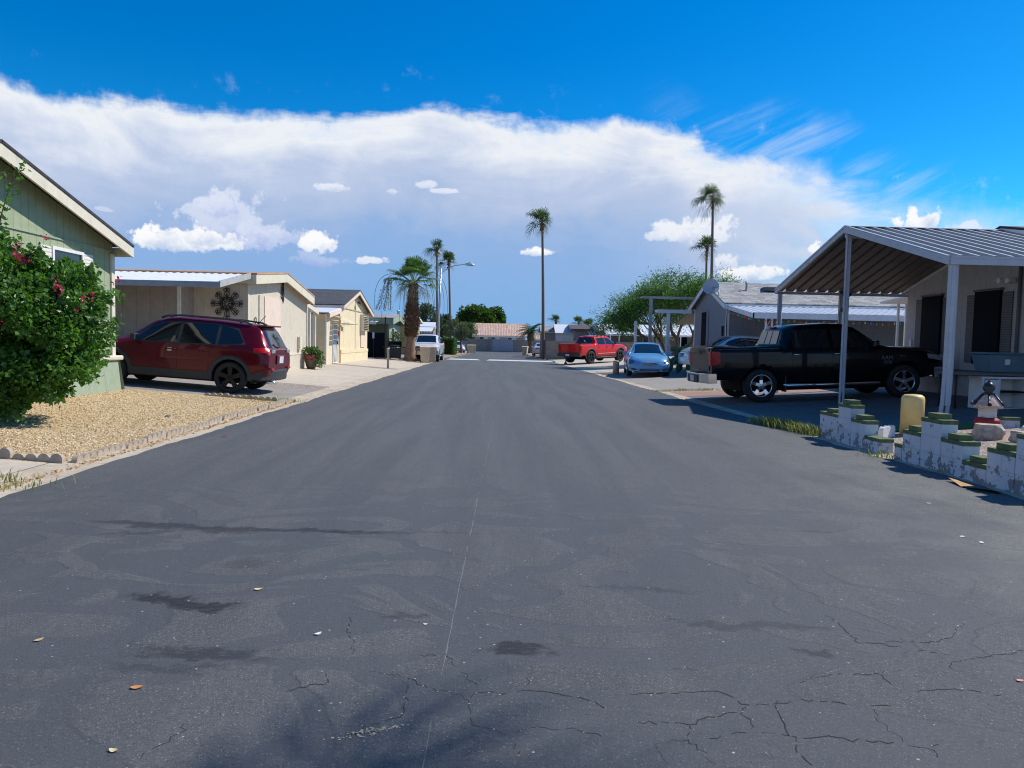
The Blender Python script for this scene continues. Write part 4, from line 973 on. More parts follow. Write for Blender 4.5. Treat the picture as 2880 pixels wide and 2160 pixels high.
def lin(*pts):
    xs = [p[0] for p in pts]; zs = [p[1] for p in pts]
    return lambda x: float(np.interp(x, xs, zs))
def vehicle(name, label, sp, loc, heading, pitch=0., roll=0., group=None, cat='car'):
    root = thing(name, label, cat, loc, group=group)
    root.rotation_euler = Euler((roll, -pitch, heading), 'XYZ')
    pm = sp['paint']; sh = Shell(sp['rows'], sp.get('sig', .03)); r = sp['r']; ax = sp['ax']; W = sp['W']
    arch = sp.get('arch', r*1.14)
    cut = MB()
    for x in (ax, -ax):
        for sg in (-1, 1):
            cut.lathe([(arch, W*.5), (arch, W*1.2)] if sg > 0 else [(arch, -W*1.2), (arch, -W*.5)], (x, 0, r+sp.get('archup', .02)), 40, 'y', 1, False)
    if 'bed' in sp: b = sp['bed']; cut.box(b[0], -b[2], b[3], b[1], b[2], 2.2, 2)
    me = bool_cut(sh.body(None, sp.get('nx', 96), sp.get('keep', ())), cut, [pm, M['well'], M['bed_liner']], 'body')
    body = lk('body', me, root)
    for x in (ax, -ax):
        for sg in (-1, 1): wheel(root, x, sg*(W-sp['tw']/2-.015), r, sp['tw'], sg, sp['rim'], rr=sp.get('rr', .72), five_wide=sp.get('spoke', .5), spokes=sp.get('nsp', 5))
    P('chassis', MB().box(-ax-.4, -W*.62, r*.62, ax+.4, W*.62, sp['rows'][5][1]+.06).box(-ax-.05, -W*.8, r*.8, -ax+.05, W*.8, r*1.1).box(ax-.05, -W*.8, r*.8, ax+.05, W*.8, r*1.1), M['well'], root)
    for sg in (1, -1):
        for (xa, xb, lo, hi) in sp['windows']:
            P('window', sh.side(np.linspace(xa, xb, 10), lo, hi, sg, .007), M['car_glass'], root)
        if 'surround' in sp:
            xa, xb, lo, hi = sp['surround']; P('window_trim', sh.side(np.linspace(xa, xb, 26), lo, hi, sg, .0025), M['blackplast'], root)
        for i, (xa, xb, z0, z1, hz) in enumerate(sp['doors']):
            zz0 = z0 if callable(z0) else (lambda x, z0=z0: z0); zz1 = z1 if callable(z1) else (lambda x, z1=z1: z1)
            d = P('door', sh.side(np.linspace(xa, xb, 12), zz0, zz1, sg, .006, 8), pm, root)
            xm = xa+.14
            yv = sh.y(xm, hz)+.02
            hm = MB().tube([(xm-.11, sg*yv, hz), (xm-.09, sg*(yv+.025), hz), (xm+.09, sg*(yv+.025), hz), (xm+.11, sg*yv, hz)], .016, 6)
            P('handle', hm, sp.get('handle', pm), d)
        if sp.get('flare'):
            for x in (ax, -ax): P('fender_flare', arc_strip(sh, x, r+sp.get('archup', .02), arch-.012, arch+sp['flare'], sg, .016), sp.get('flare_m', M['blackplast']), root)
        if 'clad' in sp:
            P('sill_cladding', sh.side(np.linspace(-ax+arch, ax-arch, 14), lambda x: sp['clad'][0], lambda x: sp['clad'][1], sg, .014), M['blackplast'], root)
        mx, mz = sp['mirror']; my = sh.y(mx, mz)
        mr = P('mirror', MB().cbox((mx, sg*(my+.15), mz+.06), (.11, .2, .16)).cbox((mx+.02, sg*(my+.03), mz+.01), (.06, .12, .05)), sp.get('mirror_m', pm), root, bevel=.03)
        P('mirror_glass', MB().cbox((mx-.057, sg*(my+.15), mz+.06), (.006, .16, .12)), M['chrome'], mr)
        for nm, (xa, xb, lo, hi), mm in sp.get('flank', []): P(nm, sh.side(np.linspace(xa, xb, 8), lo, hi, sg, .012), mm, root)
    if 'wind' in sp: P('windscreen', sh.top(*sp['wind'], sp.get('windw', .95), .006), M['car_glass'], root)
    if 'rearwin' in sp: P('rear_window', sh.top(*sp['rearwin'], sp.get('rwinw', .93), .006), M['car_glass'], root)
    return root, sh, body

# ------------------------------------------------------------------ dark red SUV, nose to the left
def _short(rows): return [[(-1.355+(r[0]+1.355)*.86 if r[0] < -1.355 else r[0])]+r[1:] for r in rows]
SUV = dict(rows=_short([[-2.36, .50, .70, .92, 1.02, .70, .84, .80, .70], [-2.31, .42, .72, .99, 1.10, .78, .885, .84, .70], [-2.15, .36, .72, 1.06, 1.36, .82, .915, .88, .67], [-2.0, .33, .72, 1.07, 1.58, .84, .925, .89, .63],
                 [-1.85, .30, .72, 1.07, 1.62, .86, .93, .895, .63], [-1.0, .26, .72, 1.06, 1.665, .88, .93, .90, .64], [0, .25, .70, 1.03, 1.67, .88, .93, .90, .64], [.27, .25, .70, 1.02, 1.63, .88, .93, .90, .63], [.56, .25, .70, 1.01, 1.53, .88, .93, .90, .63],
                 [1.02, .25, .70, 1.0, 1.20, .88, .93, .89, .68], [1.2, .25, .70, .99, 1.09, .88, .93, .88, .76], [1.9, .28, .70, .94, 1.03, .86, .92, .85, .72], [2.15, .34, .68, .86, .95, .80, .88, .78, .62], [2.27, .44, .66, .76, .82, .66, .78, .66, .5]]),
           paint=paint('garnet paint', (.11, .002, .011), metal=.2, rough=.3, coat=.5), r=.365, ax=1.355, W=.93, tw=.235, rim=M['rim_black'], flare=.075, clad=(.29, .47), spoke=.55,
           windows=[(-.11, .88, lin((-.2, 1.09), (.9, 1.075)), lin((-.11, 1.548), (.25, 1.505), (.58, 1.37), (.88, 1.09))), (-.98, -.19, lin((-1, 1.11), (0, 1.088)), lin((-1, 1.55), (0, 1.548))), (-1.60, -1.06, lin((-1.60, 1.18), (-1.06, 1.112)), lin((-1.60, 1.22), (-1.42, 1.47), (-1.06, 1.548)))],
           surround=(-1.65, .92, lin((-1.65, 1.14), (-1.0, 1.075), (.92, 1.05)), lin((-1.65, 1.18), (-1.44, 1.51), (-1., 1.578), (-.1, 1.575), (.28, 1.535), (.62, 1.395), (.92, 1.065))),
           doors=[(-.15, .95, .49, 1.03, .93), (-.86, -.165, .49, 1.05, .95)], mirror=(.80, 1.08), mirror_m=M['blackplast'], wind=(.44, 1.12), rearwin=(-2.17, -1.96), rwinw=.9)
suv, sh, body = vehicle('suv', 'dark red SUV with black roof rails and wheels parked by the beige house', SUV, (-7.43, 17.42, .207), PI, pitch=math.atan(.060))
for sg in (1, -1):
    rr_ = MB().tube([(.38, sg*.60, 1.62), (.26, sg*.60, 1.675), (-.1, sg*.61, 1.712), (-1.1, sg*.61, 1.712), (-1.55, sg*.60, 1.68), (-1.7, sg*.6, 1.62)], .026, 6)
    for x in (.15, -1.45): rr_.tube([(x, sg*.61, 1.64), (x, sg*.61, 1.69)], .03, 6)
    P('roof_rail', rr_, M['blackplast'], suv)
    P('tail_light', sh.side(np.linspace(-2.18, -1.86, 6), lin((-2.2, .98), (-1.86, 1.0)), lin((-2.2, 1.10), (-1.86, 1.09)), sg, .014), M['red_lens'], suv)
    P('tail_light', MB().prism([(sg*.72, .985), (sg*.48, .995), (sg*.46, 1.07), (sg*.70, 1.08)], 'x', -2.245, -2.17), M['clear_lens'], suv, label='clear inner tail light lens', bevel=.015)
    P('reflector', MB().cbox((-2.255, sg*.66, .62), (.02, .2, .05)), M['red_lens'], suv)
    P('head_light', sh.side(np.linspace(1.95, 2.2, 5), lin((1.9, .88), (2.2, .80)), lin((1.9, .93), (2.2, .88)), sg, .012), M['clear_lens'], suv)
P('rear_bumper', plan_block(-1, -2.30, .885, .2, .34, .60, .22, .35), M['blackplast'], suv, bevel=.05)
P('front_bumper', plan_block(1, 2.34, .86, .2, .30, .58, .2, .3), M['blackplast'], suv, bevel=.05)
P('spoiler', MB().cbox((-1.92, 0, 1.61), (.22, 1.16, .035), ry=.1), SUV['paint'], suv, bevel=.012)
P('licence_plate', MB().cbox((-2.252, 0, .83), (.012, .31, .16)), M['plate'], suv)
P('tailgate_recess', MB().cbox((-2.232, 0, .83), (.03, .62, .22)), SUV['paint'], suv, bevel=.02)
P('wiper', MB().tube([(-2.20, .05, 1.12), (-2.17, .3, 1.15), (-2.16, .4, 1.2)], .012, 5), M['blackplast'], suv)
P('antenna', MB().tube([(-1.55, -.3, 1.66), (-1.72, -.3, 1.86)], .008, 4), M['blackplast'], suv)
P('door_tag', MB().cbox((.02, .953, .92), (.09, .01, .075)), M['plate'], suv)
P('exhaust', MB().tube([(-2.0, .5, .3), (-2.28, .5, .3)], .035, 8), M['chrome'], suv)

# ------------------------------------------------------------------ pickups
PU_ROWS = [[-3.0, .62, .95, 1.30, 1.37, .90, .955, .95, .90], [-2.93, .56, .95, 1.30, 1.38, .94, .99, .975, .92], [-1.32, .50, .9, 1.28, 1.37, .95, 1.0, .98, .92], [-1.27, .50, .9, 1.28, 1.37, .95, 1.0, .98, .92],
           [-1.25, .48, .9, 1.27, 1.42, .95, 1.0, .975, .76], [-1.13, .48, .9, 1.27, 1.80, .95, 1.0, .97, .71], [-.92, .46, .9, 1.27, 1.87, .95, 1.0, .97, .71], [0, .45, .9, 1.26, 1.90, .95, 1.0, .97, .72], [.45, .45, .9, 1.25, 1.87, .95, 1.0, .97, .71],
           [.72, .45, .9, 1.25, 1.76, .95, 1.0, .97, .71], [1.28, .45, .9, 1.24, 1.36, .95, 1.0, .96, .78], [1.42, .45, .9, 1.22, 1.285, .95, 1.0, .95, .86], [2.3, .48, .88, 1.15, 1.23, .94, 1.0, .94, .84], [2.62, .55, .85, 1.05, 1.15, .9, .97, .9, .74], [2.76, .66, .84, .97, 1.05, .8, .9, .82, .66]]
def pickup_spec(pm, **k):
    d = dict(rows=PU_ROWS, paint=pm, r=.41, ax=1.78, W=1.0, tw=.28, rim=M['chrome'], sig=.022, nx=110, keep=(-1.29, -1.27, -1.25, -1.2, -1.15, -1.1), spoke=.42, rr=.66,
             bed=(-2.93, -1.36, .84, .85), windows=[(.02, 1.12, lin((0, 1.30), (1.15, 1.29)), lin((.02, 1.745), (.45, 1.72), (.75, 1.60), (1.12, 1.31))), (-.98, -.08, lin((-1, 1.315), (0, 1.302)), lin((-.98, 1.70), (-.9, 1.745), (-.08, 1.75)))],
             doors=[(-.02, 1.1, .56, 1.275, 1.14), (-1.02, -.04, .56, 1.28, 1.15)], mirror=(1.0, 1.30), wind=(.62, 1.34), windw=.93)
    d.update(k); return d
def pickup_extras(root, sh, pm, bump, plate=True, grille=M['blackplast'], text_on=False):
    for sg in (1, -1):
        P('tail_light', MB().prism([(sg*.955, .93), (sg*.78, .93), (sg*.80, 1.28), (sg*.955, 1.28)], 'x', -3.03, -2.97), M['red_lens'], root, bevel=.012)
        P('tail_light', sh.side(np.linspace(-2.99, -2.80, 5), lin((-3, .93), (-2.8, .98)), lin((-3, 1.28), (-2.8, 1.27)), sg, .014), M['red_lens'], root)
        P('head_light', sh.side(np.linspace(2.36, 2.70, 6), lin((2.3, .98), (2.7, .90)), lin((2.3, 1.09), (2.7, 1.02)), sg, .014), M['clear_lens'], root)
        P('head_light', MB().prism([(sg*.80, .86), (sg*.54, .86), (sg*.54, 1.0), (sg*.76, 1.0)], 'x', 2.60, 2.785), M['clear_lens'], root, bevel=.02)
        P('bed_rail', MB().box(-2.95, sg*.86, 1.372, -1.32, sg*.96, 1.395), M['blackplast'], root, bevel=.008)
        P('side_step', MB().tube([(-1.25, sg*.93, .42), (-1.15, sg*1.0, .40), (1.1, sg*1.0, .40), (1.2, sg*.93, .42)], .045, 8), bump, root)
    P('tailgate', MB().box(-3.018, -.775, .80, -2.99, .775, 1.37), pm, root, bevel=.012)
    P('tailgate_handle', MB().box(-3.03, -.12, 1.2, -3.015, .12, 1.29), M['blackplast'], root)
    rb = P('rear_bumper', plan_block(-1, -3.2, .97, .22, .50, .74, .10, .22), bump, root, bevel=.03)
    P('bumper_recess', MB().box(-3.215, -.42, .50, -3.17, .42, .70), M['blackplast'], rb)
    P('step_pad', MB().box(-3.17, -.35, .74, -3.0, .35, .752), M['blackplast'], rb)
    if plate: P('licence_plate', MB().box(-3.225, -.155, .53, -3.212, .155, .68), M['plate'], root)
    P('front_bumper', plan_block(1, 2.93, .97, .2, .48, .76, .16, .25), bump, root, bevel=.04)
    g = MB().box(2.70, -.55, .80, 2.80, .55, 1.07)
    gr_ = P('grille', g, M['blackplast'], root, bevel=.03)
    P('grille_bars', MB().box(2.79, -.54, .90, 2.82, .54, .94).box(2.79, -.04, .80, 2.82, .04, 1.06).box(2.78, -.56, 1.04, 2.815, .56, 1.075).box(2.78, -.56, .79, 2.815, .56, .82), grille, gr_)
    # rear cab window lies on the steep back of the cab
    V = [(-1.272, .62, 1.42), (-1.272, -.62, 1.42), (-1.165, -.58, 1.74), (-1.165, .58, 1.74)]
    mb = MB().add(V+[(x+.03, y, z) for x, y, z in V], [(0, 1, 2, 3), (7, 6, 5, 4), (0, 4, 5, 1), (2, 6, 7, 3), (1, 5, 6, 2), (0, 3, 7, 4)])
    w = P('rear_window', mb, M['car_glass'], root)
    P('window_rail', MB().add([(-1.278, .2, 1.42), (-1.278, .17, 1.42), (-1.171, .16, 1.74), (-1.171, .19, 1.74)], [(0, 1, 2, 3)]).add([(-1.278, -.2, 1.42), (-1.278, -.17, 1.42), (-1.171, -.16, 1.74), (-1.171, -.19, 1.74)], [(0, 1, 2, 3)]), M['blackplast'], w)
    P('brake_lamp', MB().box(-1.14, -.18, 1.82, -1.08, .18, 1.86), M['red_lens'], root)
PB = paint('black paint', (.003, .0035, .005), rough=.3, coat=.45)
bt, sh, body = vehicle('pickup_truck', 'black crew cab pickup with chrome wheels parked under the carport', pickup_spec(PB, handle=M['chrome']), (8.40, 18.22, .185), 0.0, pitch=math.atan(.05), cat='pickup', roll=0)
pickup_extras(bt, sh, PB, M['chrome'])
M['badge'] = mat('dull badge', (.28, .29, .31), rough=.35, metal=.8)
TS = Matrix(((1, 0, 0, 0), (0, 0, -1, 0), (0, 1, 0, 0), (0, 0, 0, 1)))          # text on the right flank (-Y)
text('RAM', .135, Matrix.Translation((1.33, -1.008, 1.005))@TS, M['badge'], bt, 'badge')
text('1500', .11, Matrix.Translation((1.33, -1.008, .895))@TS, M['badge'], bt, 'badge')
text('HEMI', .06, Matrix.Translation((1.70, -1.006, 1.04))@TS, M['badge'], bt, 'badge')
P('mud_flap', MB().box(-1.2, -.99, .24, -1.17, -.74, .62), M['blackplast'], bt)
P('mud_flap', MB().box(-1.2, .74, .24, -1.17, .99, .62), M['blackplast'], bt)
PW = paint('white paint coat', (.62, .64, .67), rough=.3)
wt, sh, body = vehicle('pickup_truck', 'white crew cab pickup with dark grille facing the street behind the tan bins', pickup_spec(PW, nx=80, mirror_m=M['blackplast']), (-4.72, 51.75, .02), -PI/2, cat='pickup')
pickup_extras(wt, sh, PW, M['chrome'], grille=M['chrome'])
PR = paint('bright red paint', (.66, .006, .016), rough=.3, coat=.45)
rt, sh, body = vehicle('pickup_truck', 'bright red lifted pickup with black flares and tow hitch', pickup_spec(PR, nx=80, rim=M['rim_black'], r=.44, arch=.51, archup=.03, flare=.08, handle=M['blackplast'], mirror_m=M['blackplast'], tw=.34, W=1.04), (7.35, 51.0, .19), R(46), pitch=.035, cat='pickup')
pickup_extras(rt, sh, PR, M['blackplast'])
P('tow_hitch', MB().tube([(-3.0, 0, .42), (-3.35, 0, .42), (-3.4, 0, .1)], .05, 6).box(-3.48, -.08, -.02, -3.33, .08, .1), M['blackplast'], rt)
P('side_stripe', sh.side(np.linspace(-1.0, 1.1, 10), lambda x: .66, lambda x: .69, -1, .02), M['chrome'], rt)
sv = MB().tube([(6.62, 50.0, 1.5), (6.35, 49.75, 1.72)], .025, 6); solo('shovel_handle', sv, M['white_paint'], 'pale pole sticking up over the red pickup bed side', 'pole', (6.5, 49.9, 1.5))

# ------------------------------------------------------------------ cars
SED_ROWS = [[-2.40, .45, .62, .86, .96, .66, .78, .74, .6], [-2.25, .32, .62, .92, 1.02, .78, .87, .82, .68], [-1.75, .24, .6, .94, 1.06, .84, .915, .86, .66], [-1.2, .22, .6, .94, 1.26, .86, .915, .86, .60], [-.7, .20, .6, .93, 1.43, .86, .915, .86, .58],
            [0, .20, .6, .91, 1.47, .86, .915, .86, .58], [.4, .20, .6, .905, 1.43, .86, .915, .86, .57], [1.0, .20, .6, .90, 1.16, .86, .915, .86, .61], [1.38, .20, .6, .89, .97, .86, .915, .85, .70], [1.9, .24, .58, .80, .89, .84, .90, .79, .66], [2.2, .27, .52, .69, .79, .78, .87, .74, .58], [2.34, .30, .47, .61, .69, .64, .76, .62, .48], [2.42, .34, .46, .54, .59, .42, .52, .42, .30]]
def sedan_spec(pm, **k):
    d = dict(rows=SED_ROWS, paint=pm, r=.325, ax=1.4, W=.915, tw=.215, rim=M['silver_rim'], nx=84, spoke=.5, windows=[(.03, 1.05, lin((0, .965), (1.05, .95)), lin((.03, 1.36), (.4, 1.33), (1.05, .965))), (-1.35, -.04, lin((-1.35, .985), (0, .966)), lin((-1.35, 1.02), (-.75, 1.33), (-.04, 1.362)))],
             doors=[(.0, 1.0, .30, .935, .84), (-.95, -.015, .30, .95, .86)], mirror=(.88, .94), wind=(.5, 1.34), windw=.96, rearwin=(-1.7, -.85), handle=M['chrome'])
    d.update(k); return d
def sedan_extras(root, sh, pm, face=True):
    for sg in (1, -1):
        P('head_light', sh.side(np.linspace(1.62, 2.3, 8), lin((1.62, .73), (2.0, .60), (2.3, .50)), lin((1.62, .785), (2.0, .745), (2.3, .66)), sg, .014), M['lamp_lens'], root)
        P('tail_light', sh.side(np.linspace(-2.34, -1.9, 6), lin((-2.34, .78), (-1.9, .84)), lin((-2.34, .90), (-1.9, .90)), sg, .012), M['red_lens'], root)
        P('tail_light', MB().prism([(sg*.72, .78), (sg*.40, .80), (sg*.40, .90), (sg*.72, .90)], 'x', -2.42, -2.33), M['red_lens'], root, bevel=.012)
        P('fog_recess', MB().prism([(sg*.74, .31), (sg*.52, .27), (sg*.50, .32), (sg*.68, .38)], 'x', 2.15, 2.36), M['blackplast'], root, bevel=.01)
    nose = lambda y, z: 2.452-.15*(abs(y)/.6)**2.2-.30*max(0, z-.55)
    g = MB(); gm = MB(); V = []; ys = np.linspace(-.56, .56, 15)
    for yy in ys:
        u = abs(yy)/.56; lo = .47+.11*u; hi = .60+.045*u
        for k in range(5): zz = lo+(hi-lo)*k/4; V.append((nose(yy, zz)+.004, yy, zz))
    gm.add(V, [(5*i+j, 5*i+5+j, 5*i+6+j, 5*i+1+j) for i in range(14) for j in range(4)], 0, True)
    gb = P('grille', gm, M['blackplast'], root)
    for f in (0.03, .36, .68, 1.0):
        g.tube([(nose(yy, .47+.11*abs(yy)/.56+f*(.13-.065*abs(yy)/.56))+.01, yy, .47+.11*abs(yy)/.56+f*(.13-.065*abs(yy)/.56)) for yy in ys], .0075, 5)
    P('grille_bars', g, M['chrome'], gb)
    P('emblem', MB().tube([(2.452, .07*math.cos(a), .565+.035*math.sin(a)) for a in np.linspace(0, 2*PI, 14)], .006, 4).tube([(2.452, -.03, .54), (2.452, -.02, .59)], .006, 4).tube([(2.452, .03, .59), (2.452, .02, .54)], .006, 4).tube([(2.452, -.025, .565), (2.452, .025, .565)], .006, 4), M['chrome'], gb)
    P('front_bumper', plan_block(1, 2.45, .84, .16, .23, .38, .34, .25), pm, root, bevel=.05)
    P('air_intake', MB().box(2.38, -.42, .26, 2.458, .42, .335), M['blackplast'], root, bevel=.015)
    P('rear_bumper', plan_block(-1, -2.45, .86, .2, .34, .66, .22, .3), pm, root, bevel=.06)
    P('licence_plate', MB().box(-2.43, -.155, .70, -2.41, .155, .84), M['plate'], root)
PBL = paint('light blue paint', (.15, .36, .60), rough=.3, metal=.15, coat=.6)
bs, sh, body = vehicle('sedan', 'light blue sedan facing the street in front of the white patio post', sedan_spec(PBL), (6.98, 32.35, .10), -PI/2-.14, cat='car')
sedan_extras(bs, sh, PBL)
PWH = paint('white sedan paint', (.6, .63, .68), rough=.3)
ws_, sh, body = vehicle('sedan', 'white sedan seen from behind, half hidden by the brown slat gate', sedan_spec(PWH, nx=50), (5.42, 80.6, .05), PI/2, cat='car'); sedan_extras(ws_, sh, PWH)
PSI = paint('silver sedan paint', (.52, .55, .58), rough=.3, metal=.2)
ss_, sh, body = vehicle('sedan', 'distant silver car between the clipped hedge and the far tan bins', sedan_spec(PSI, nx=50), (-4.9, 93.8, .05), -PI/2+.25, cat='car'); sedan_extras(ss_, sh, PSI)
S2 = dict(SUV); S2.update(paint=PSI, rim=M['silver_rim'], nx=60, flare=0, mirror_m=PSI); S2.pop('clad')
s2, sh, body = vehicle('suv', 'silver crossover nose out under the grey house awning, half behind the black truck', S2, (10.3, 30.0, .27), PI, pitch=.05)
for sg in (1, -1):
    P('head_light', sh.side(np.linspace(1.8, 2.2, 6), lin((1.8, .86), (2.2, .76)), lin((1.8, .95), (2.2, .88)), sg, .012), M['clear_lens'], s2)
P('front_bumper', plan_block(1, 2.36, .87, .2, .30, .60, .2, .3), PSI, s2, bevel=.05)
P('rear_bumper', plan_block(-1, -2.30, .885, .2, .34, .60, .16, .35), PSI, s2, bevel=.05)
P('grille', MB().box(2.2, -.4, .62, 2.3, .4, .8), M['chrome'], s2, bevel=.02)
# ------------------------------------------------------------------ vegetation
RG = np.random.default_rng(11)
M['bougain'] = leaf_mat('bush leaf', (.028, .088, .015), (.135, .275, .05), .4, rough=.35)
M['bract'] = leaf_mat('magenta bract', (.42, .012, .09), (.62, .05, .16), .4)
M['palm_leaf'] = leaf_mat('palm leaf', (.045, .10, .025), (.14, .24, .08), .35)
M['palm_dark'] = leaf_mat('slim palm leaf', (.03, .065, .02), (.085, .15, .05), .3)
M['date_leaf'] = leaf_mat('feather palm leaf', (.025, .07, .03), (.07, .14, .06), .25)
M['dead_leaf'] = leaf_mat('dry frond', (.22, .17, .11), (.36, .29, .19), .3)
M['tree_leaf'] = leaf_mat('tree leaf', (.025, .07, .012), (.08, .17, .025), .35)
M['dark_leaf'] = leaf_mat('dark tree leaf', (.03, .055, .025), (.07, .11, .05), .3)
M['olive_leaf'] = leaf_mat('olive leaf', (.075, .105, .055), (.15, .19, .11), .3)
M['wispy_leaf'] = leaf_mat('wispy leaf', (.045, .12, .025), (.12, .24, .055), .4)
M['cactus'] = mat('cactus pad', (.19, .28, .12), rough=.6, var=.25, scale=9)
M['bark'] = mat('bark', (.16, .11, .075), rough=.9, var=.3, scale=9, bump=1, bscale=30)
M['palm_bark'] = mat('slim palm bark', (.17, .13, .10), rough=.9, var=.25, scale=6, stretch=(1, 1, 6), bump=1, bscale=25)
M['palm_base'] = mat('smooth palm trunk', (.26, .16, .10), rough=.85, var=.25, scale=5, stretch=(1, 1, 4), bump=.8, bscale=20)
M['boot'] = mat('frond stub', (.15, .085, .05), rough=.9, var=.45, scale=7)
M['dry_grass'] = leaf_mat('grass blade', (.16, .20, .05), (.36, .33, .14), .3)
M['twig'] = mat('twig', (.20, .16, .11), rough=.9)

def leaves(mb, C, D, size, aspect=.75, fold=.25, mi=0):
    """one folded leaf (two quads) at every centre C, spreading roughly along D"""
    n = len(C); up = RG.normal(size=(n, 3)); D = D/np.linalg.norm(D, axis=1, keepdims=True)
    s = np.cross(D, up); s /= np.linalg.norm(s, axis=1, keepdims=True); nn = np.cross(s, D)
    L = (size*RG.uniform(.65, 1.3, n))[:, None]; w = L*aspect*.5
    b = C; t = C+D*L; m = C+D*L*.45
    l = m+s*w+nn*w*fold; r = m-s*w+nn*w*fold
    V = np.stack([b, l, t, r], 1).reshape(-1, 3)
    F = [(4*i, 4*i+1, 4*i+2) for i in range(n)]+[(4*i, 4*i+2, 4*i+3) for i in range(n)]
    return mb.add(V, F, mi)
def shell_points(c, r, n, inner=.55):
    d = RG.normal(size=(n, 3)); d /= np.linalg.norm(d, axis=1, keepdims=True)
    k = RG.uniform(inner**3, 1, n)**(1/3.)
    return np.array(c)+d*np.array(r)*k[:, None], d

def bush():
    t = thing('flowering_bush', 'big leafy green bush with magenta blossoms in front of the green house', 'bush', (-7.0, 10.6, GL(-7.0)))
    cl = []
    R2 = np.random.default_rng(5)
    big = [((-7.55, 10.5, 2.2), (.95, .9, .68), 34), ((-7.75, 10.6, 2.0), (1.15, 1.0, .85), 20), ((-7.05, 10.5, 1.75), (1.3, 1.05, .72), 34), ((-6.45, 10.6, 1.72), (.92, .85, .52), 22), ((-6.75, 10.3, 1.15), (1.05, .9, .6), 34), ((-7.3, 10.2, .75), (.95, .8, .5), 26), ((-6.3, 10.4, 1.5), (.85, .7, .4), 18), ((-7.9, 10.0, .9), (.8, .8, .8), 26), ((-6.7, 10.5, 2.12), (.6, .6, .42), 14), ((-7.35, 10.4, 2.45), (.4, .5, .35), 10), ((-6.4, 10.5, 2.12), (.5, .55, .33), 12), ((-6.75, 9.9, .72), (.6, .5, .3), 12)]
    for c, r, k in big:
        for _ in range(k):
            d = R2.normal(size=3); d /= np.linalg.norm(d); rr = R2.uniform(.6, 1.0)
            cl.append((np.array(c)+d*np.array(r)*rr, R2.uniform(.13, .36)))
    mb = MB(); Cs = []; Ds = []
    for c, r in cl:
        n = int(2000*r*r+100)
        p, d = shell_points(c, (r, r, r*.85), n, .35); Cs.append(p); Ds.append(d*.7+RG.normal(size=d.shape)*.5+np.array((0, 0, -.25)))
    # arching shoots
    shoots = [((-7.05, 10.3, 2.3), (-6.95, 10.2, 3.15), (-6.52, 10.1, 3.72)), ((-7.9, 10.3, 2.6), (-7.95, 10.2, 3.0), (-7.75, 10.1, 3.2)), ((-6.1, 10.6, 1.8), (-5.65, 10.6, 2.05), (-5.45, 10.5, 1.98)), ((-6.2, 10.5, 1.55), (-5.6, 10.4, 1.5), (-5.35, 10.3, 1.62)),
              ((-6.8, 10.4, 2.2), (-6.5, 10.3, 2.5), (-6.35, 10.2, 2.62)), ((-6.4, 10.4, 1.2), (-5.8, 10.2, .95), (-5.62, 10.1, .8)), ((-7., 10.2, .8), (-6.6, 9.8, .5), (-6.35, 9.7, .28)), ((-6.6, 10.2, 1.0), (-6.1, 9.9, .62), (-5.95, 9.8, .5)), ((-7.4, 9.9, 1.0), (-7.1, 9.6, .5), (-6.9, 9.5, .3)),
              ((-6.3, 10.5, 1.9), (-5.9, 10.5, 2.25), (-5.75, 10.4, 2.4)), ((-7.2, 10.4, 2.3), (-7.15, 10.3, 2.65), (-7.0, 10.2, 2.85))]
    st = MB()
    for a, b, c in shoots:
        a, b, c = map(np.array, (a, b, c)); u = np.linspace(0, 1, 12)[:, None]; pth = (1-u)**2*a+2*u*(1-u)*b+u*u*c
        st.tube(pth, np.linspace(.012, .004, 12), 5)
        k = np.repeat(pth, 9, 0)+RG.normal(size=(len(pth)*9, 3))*.055
        Cs.append(k); Ds.append(RG.normal(size=k.shape)+np.array((0, 0, -.2)))
    for i in range(7):
        a = np.array((-7.25+R2.uniform(-.15, .15), 10.5+R2.uniform(-.15, .15), .1)); c = cl[R2.integers(len(cl))][0]
        st.tube([a, (a+c)/2+R2.normal(size=3)*.1, c], [.04, .025, .012], 6)
    Cs = np.vstack(Cs); Ds = np.vstack(Ds); ok = (Cs[:, 2] > .22) & (Cs[:, 0] > -7.95); 
    leaves(mb, Cs[ok], Ds[ok], .072, .88)
    part('foliage', mb, M['bougain'], t); part('stem', st, M['bark'], t)
    fl = MB(); c0 = [c for c, r in cl]+[np.array(s[2]) for s in shoots]
    FC = []
    hot = [(-6.62, 10.1, 2.53), (-6.45, 10.1, 2.42), (-6.5, 10., 2.5), (-5.72, 10.1, 1.88), (-5.75, 10.1, 1.75), (-7.0, 9.7, .45), (-6.85, 9.6, .42), (-7.1, 9.55, 1.85), (-6.0, 10., 2.05), (-6.9, 9.5, 2.1)]
    for q in range(62):
        if q < 20: c = np.array(hot[q % len(hot)])+R2.normal(size=3)*.05
        else:
            cc = c0[R2.integers(len(c0))]; d = R2.normal(size=3)+np.array((.4, -1.5, .4)); d /= np.linalg.norm(d); c = np.array(cc)+d*.34
            if (c[2] < 1.2 and q % 3) or c[2] > 3.3: continue
        FC.append(c+R2.normal(size=(9, 3))*.028)
    FC = np.vstack(FC); leaves(fl, FC, RG.normal(size=FC.shape), .042, .9)
    part('blossom', fl, M['bract'], t)
bush()

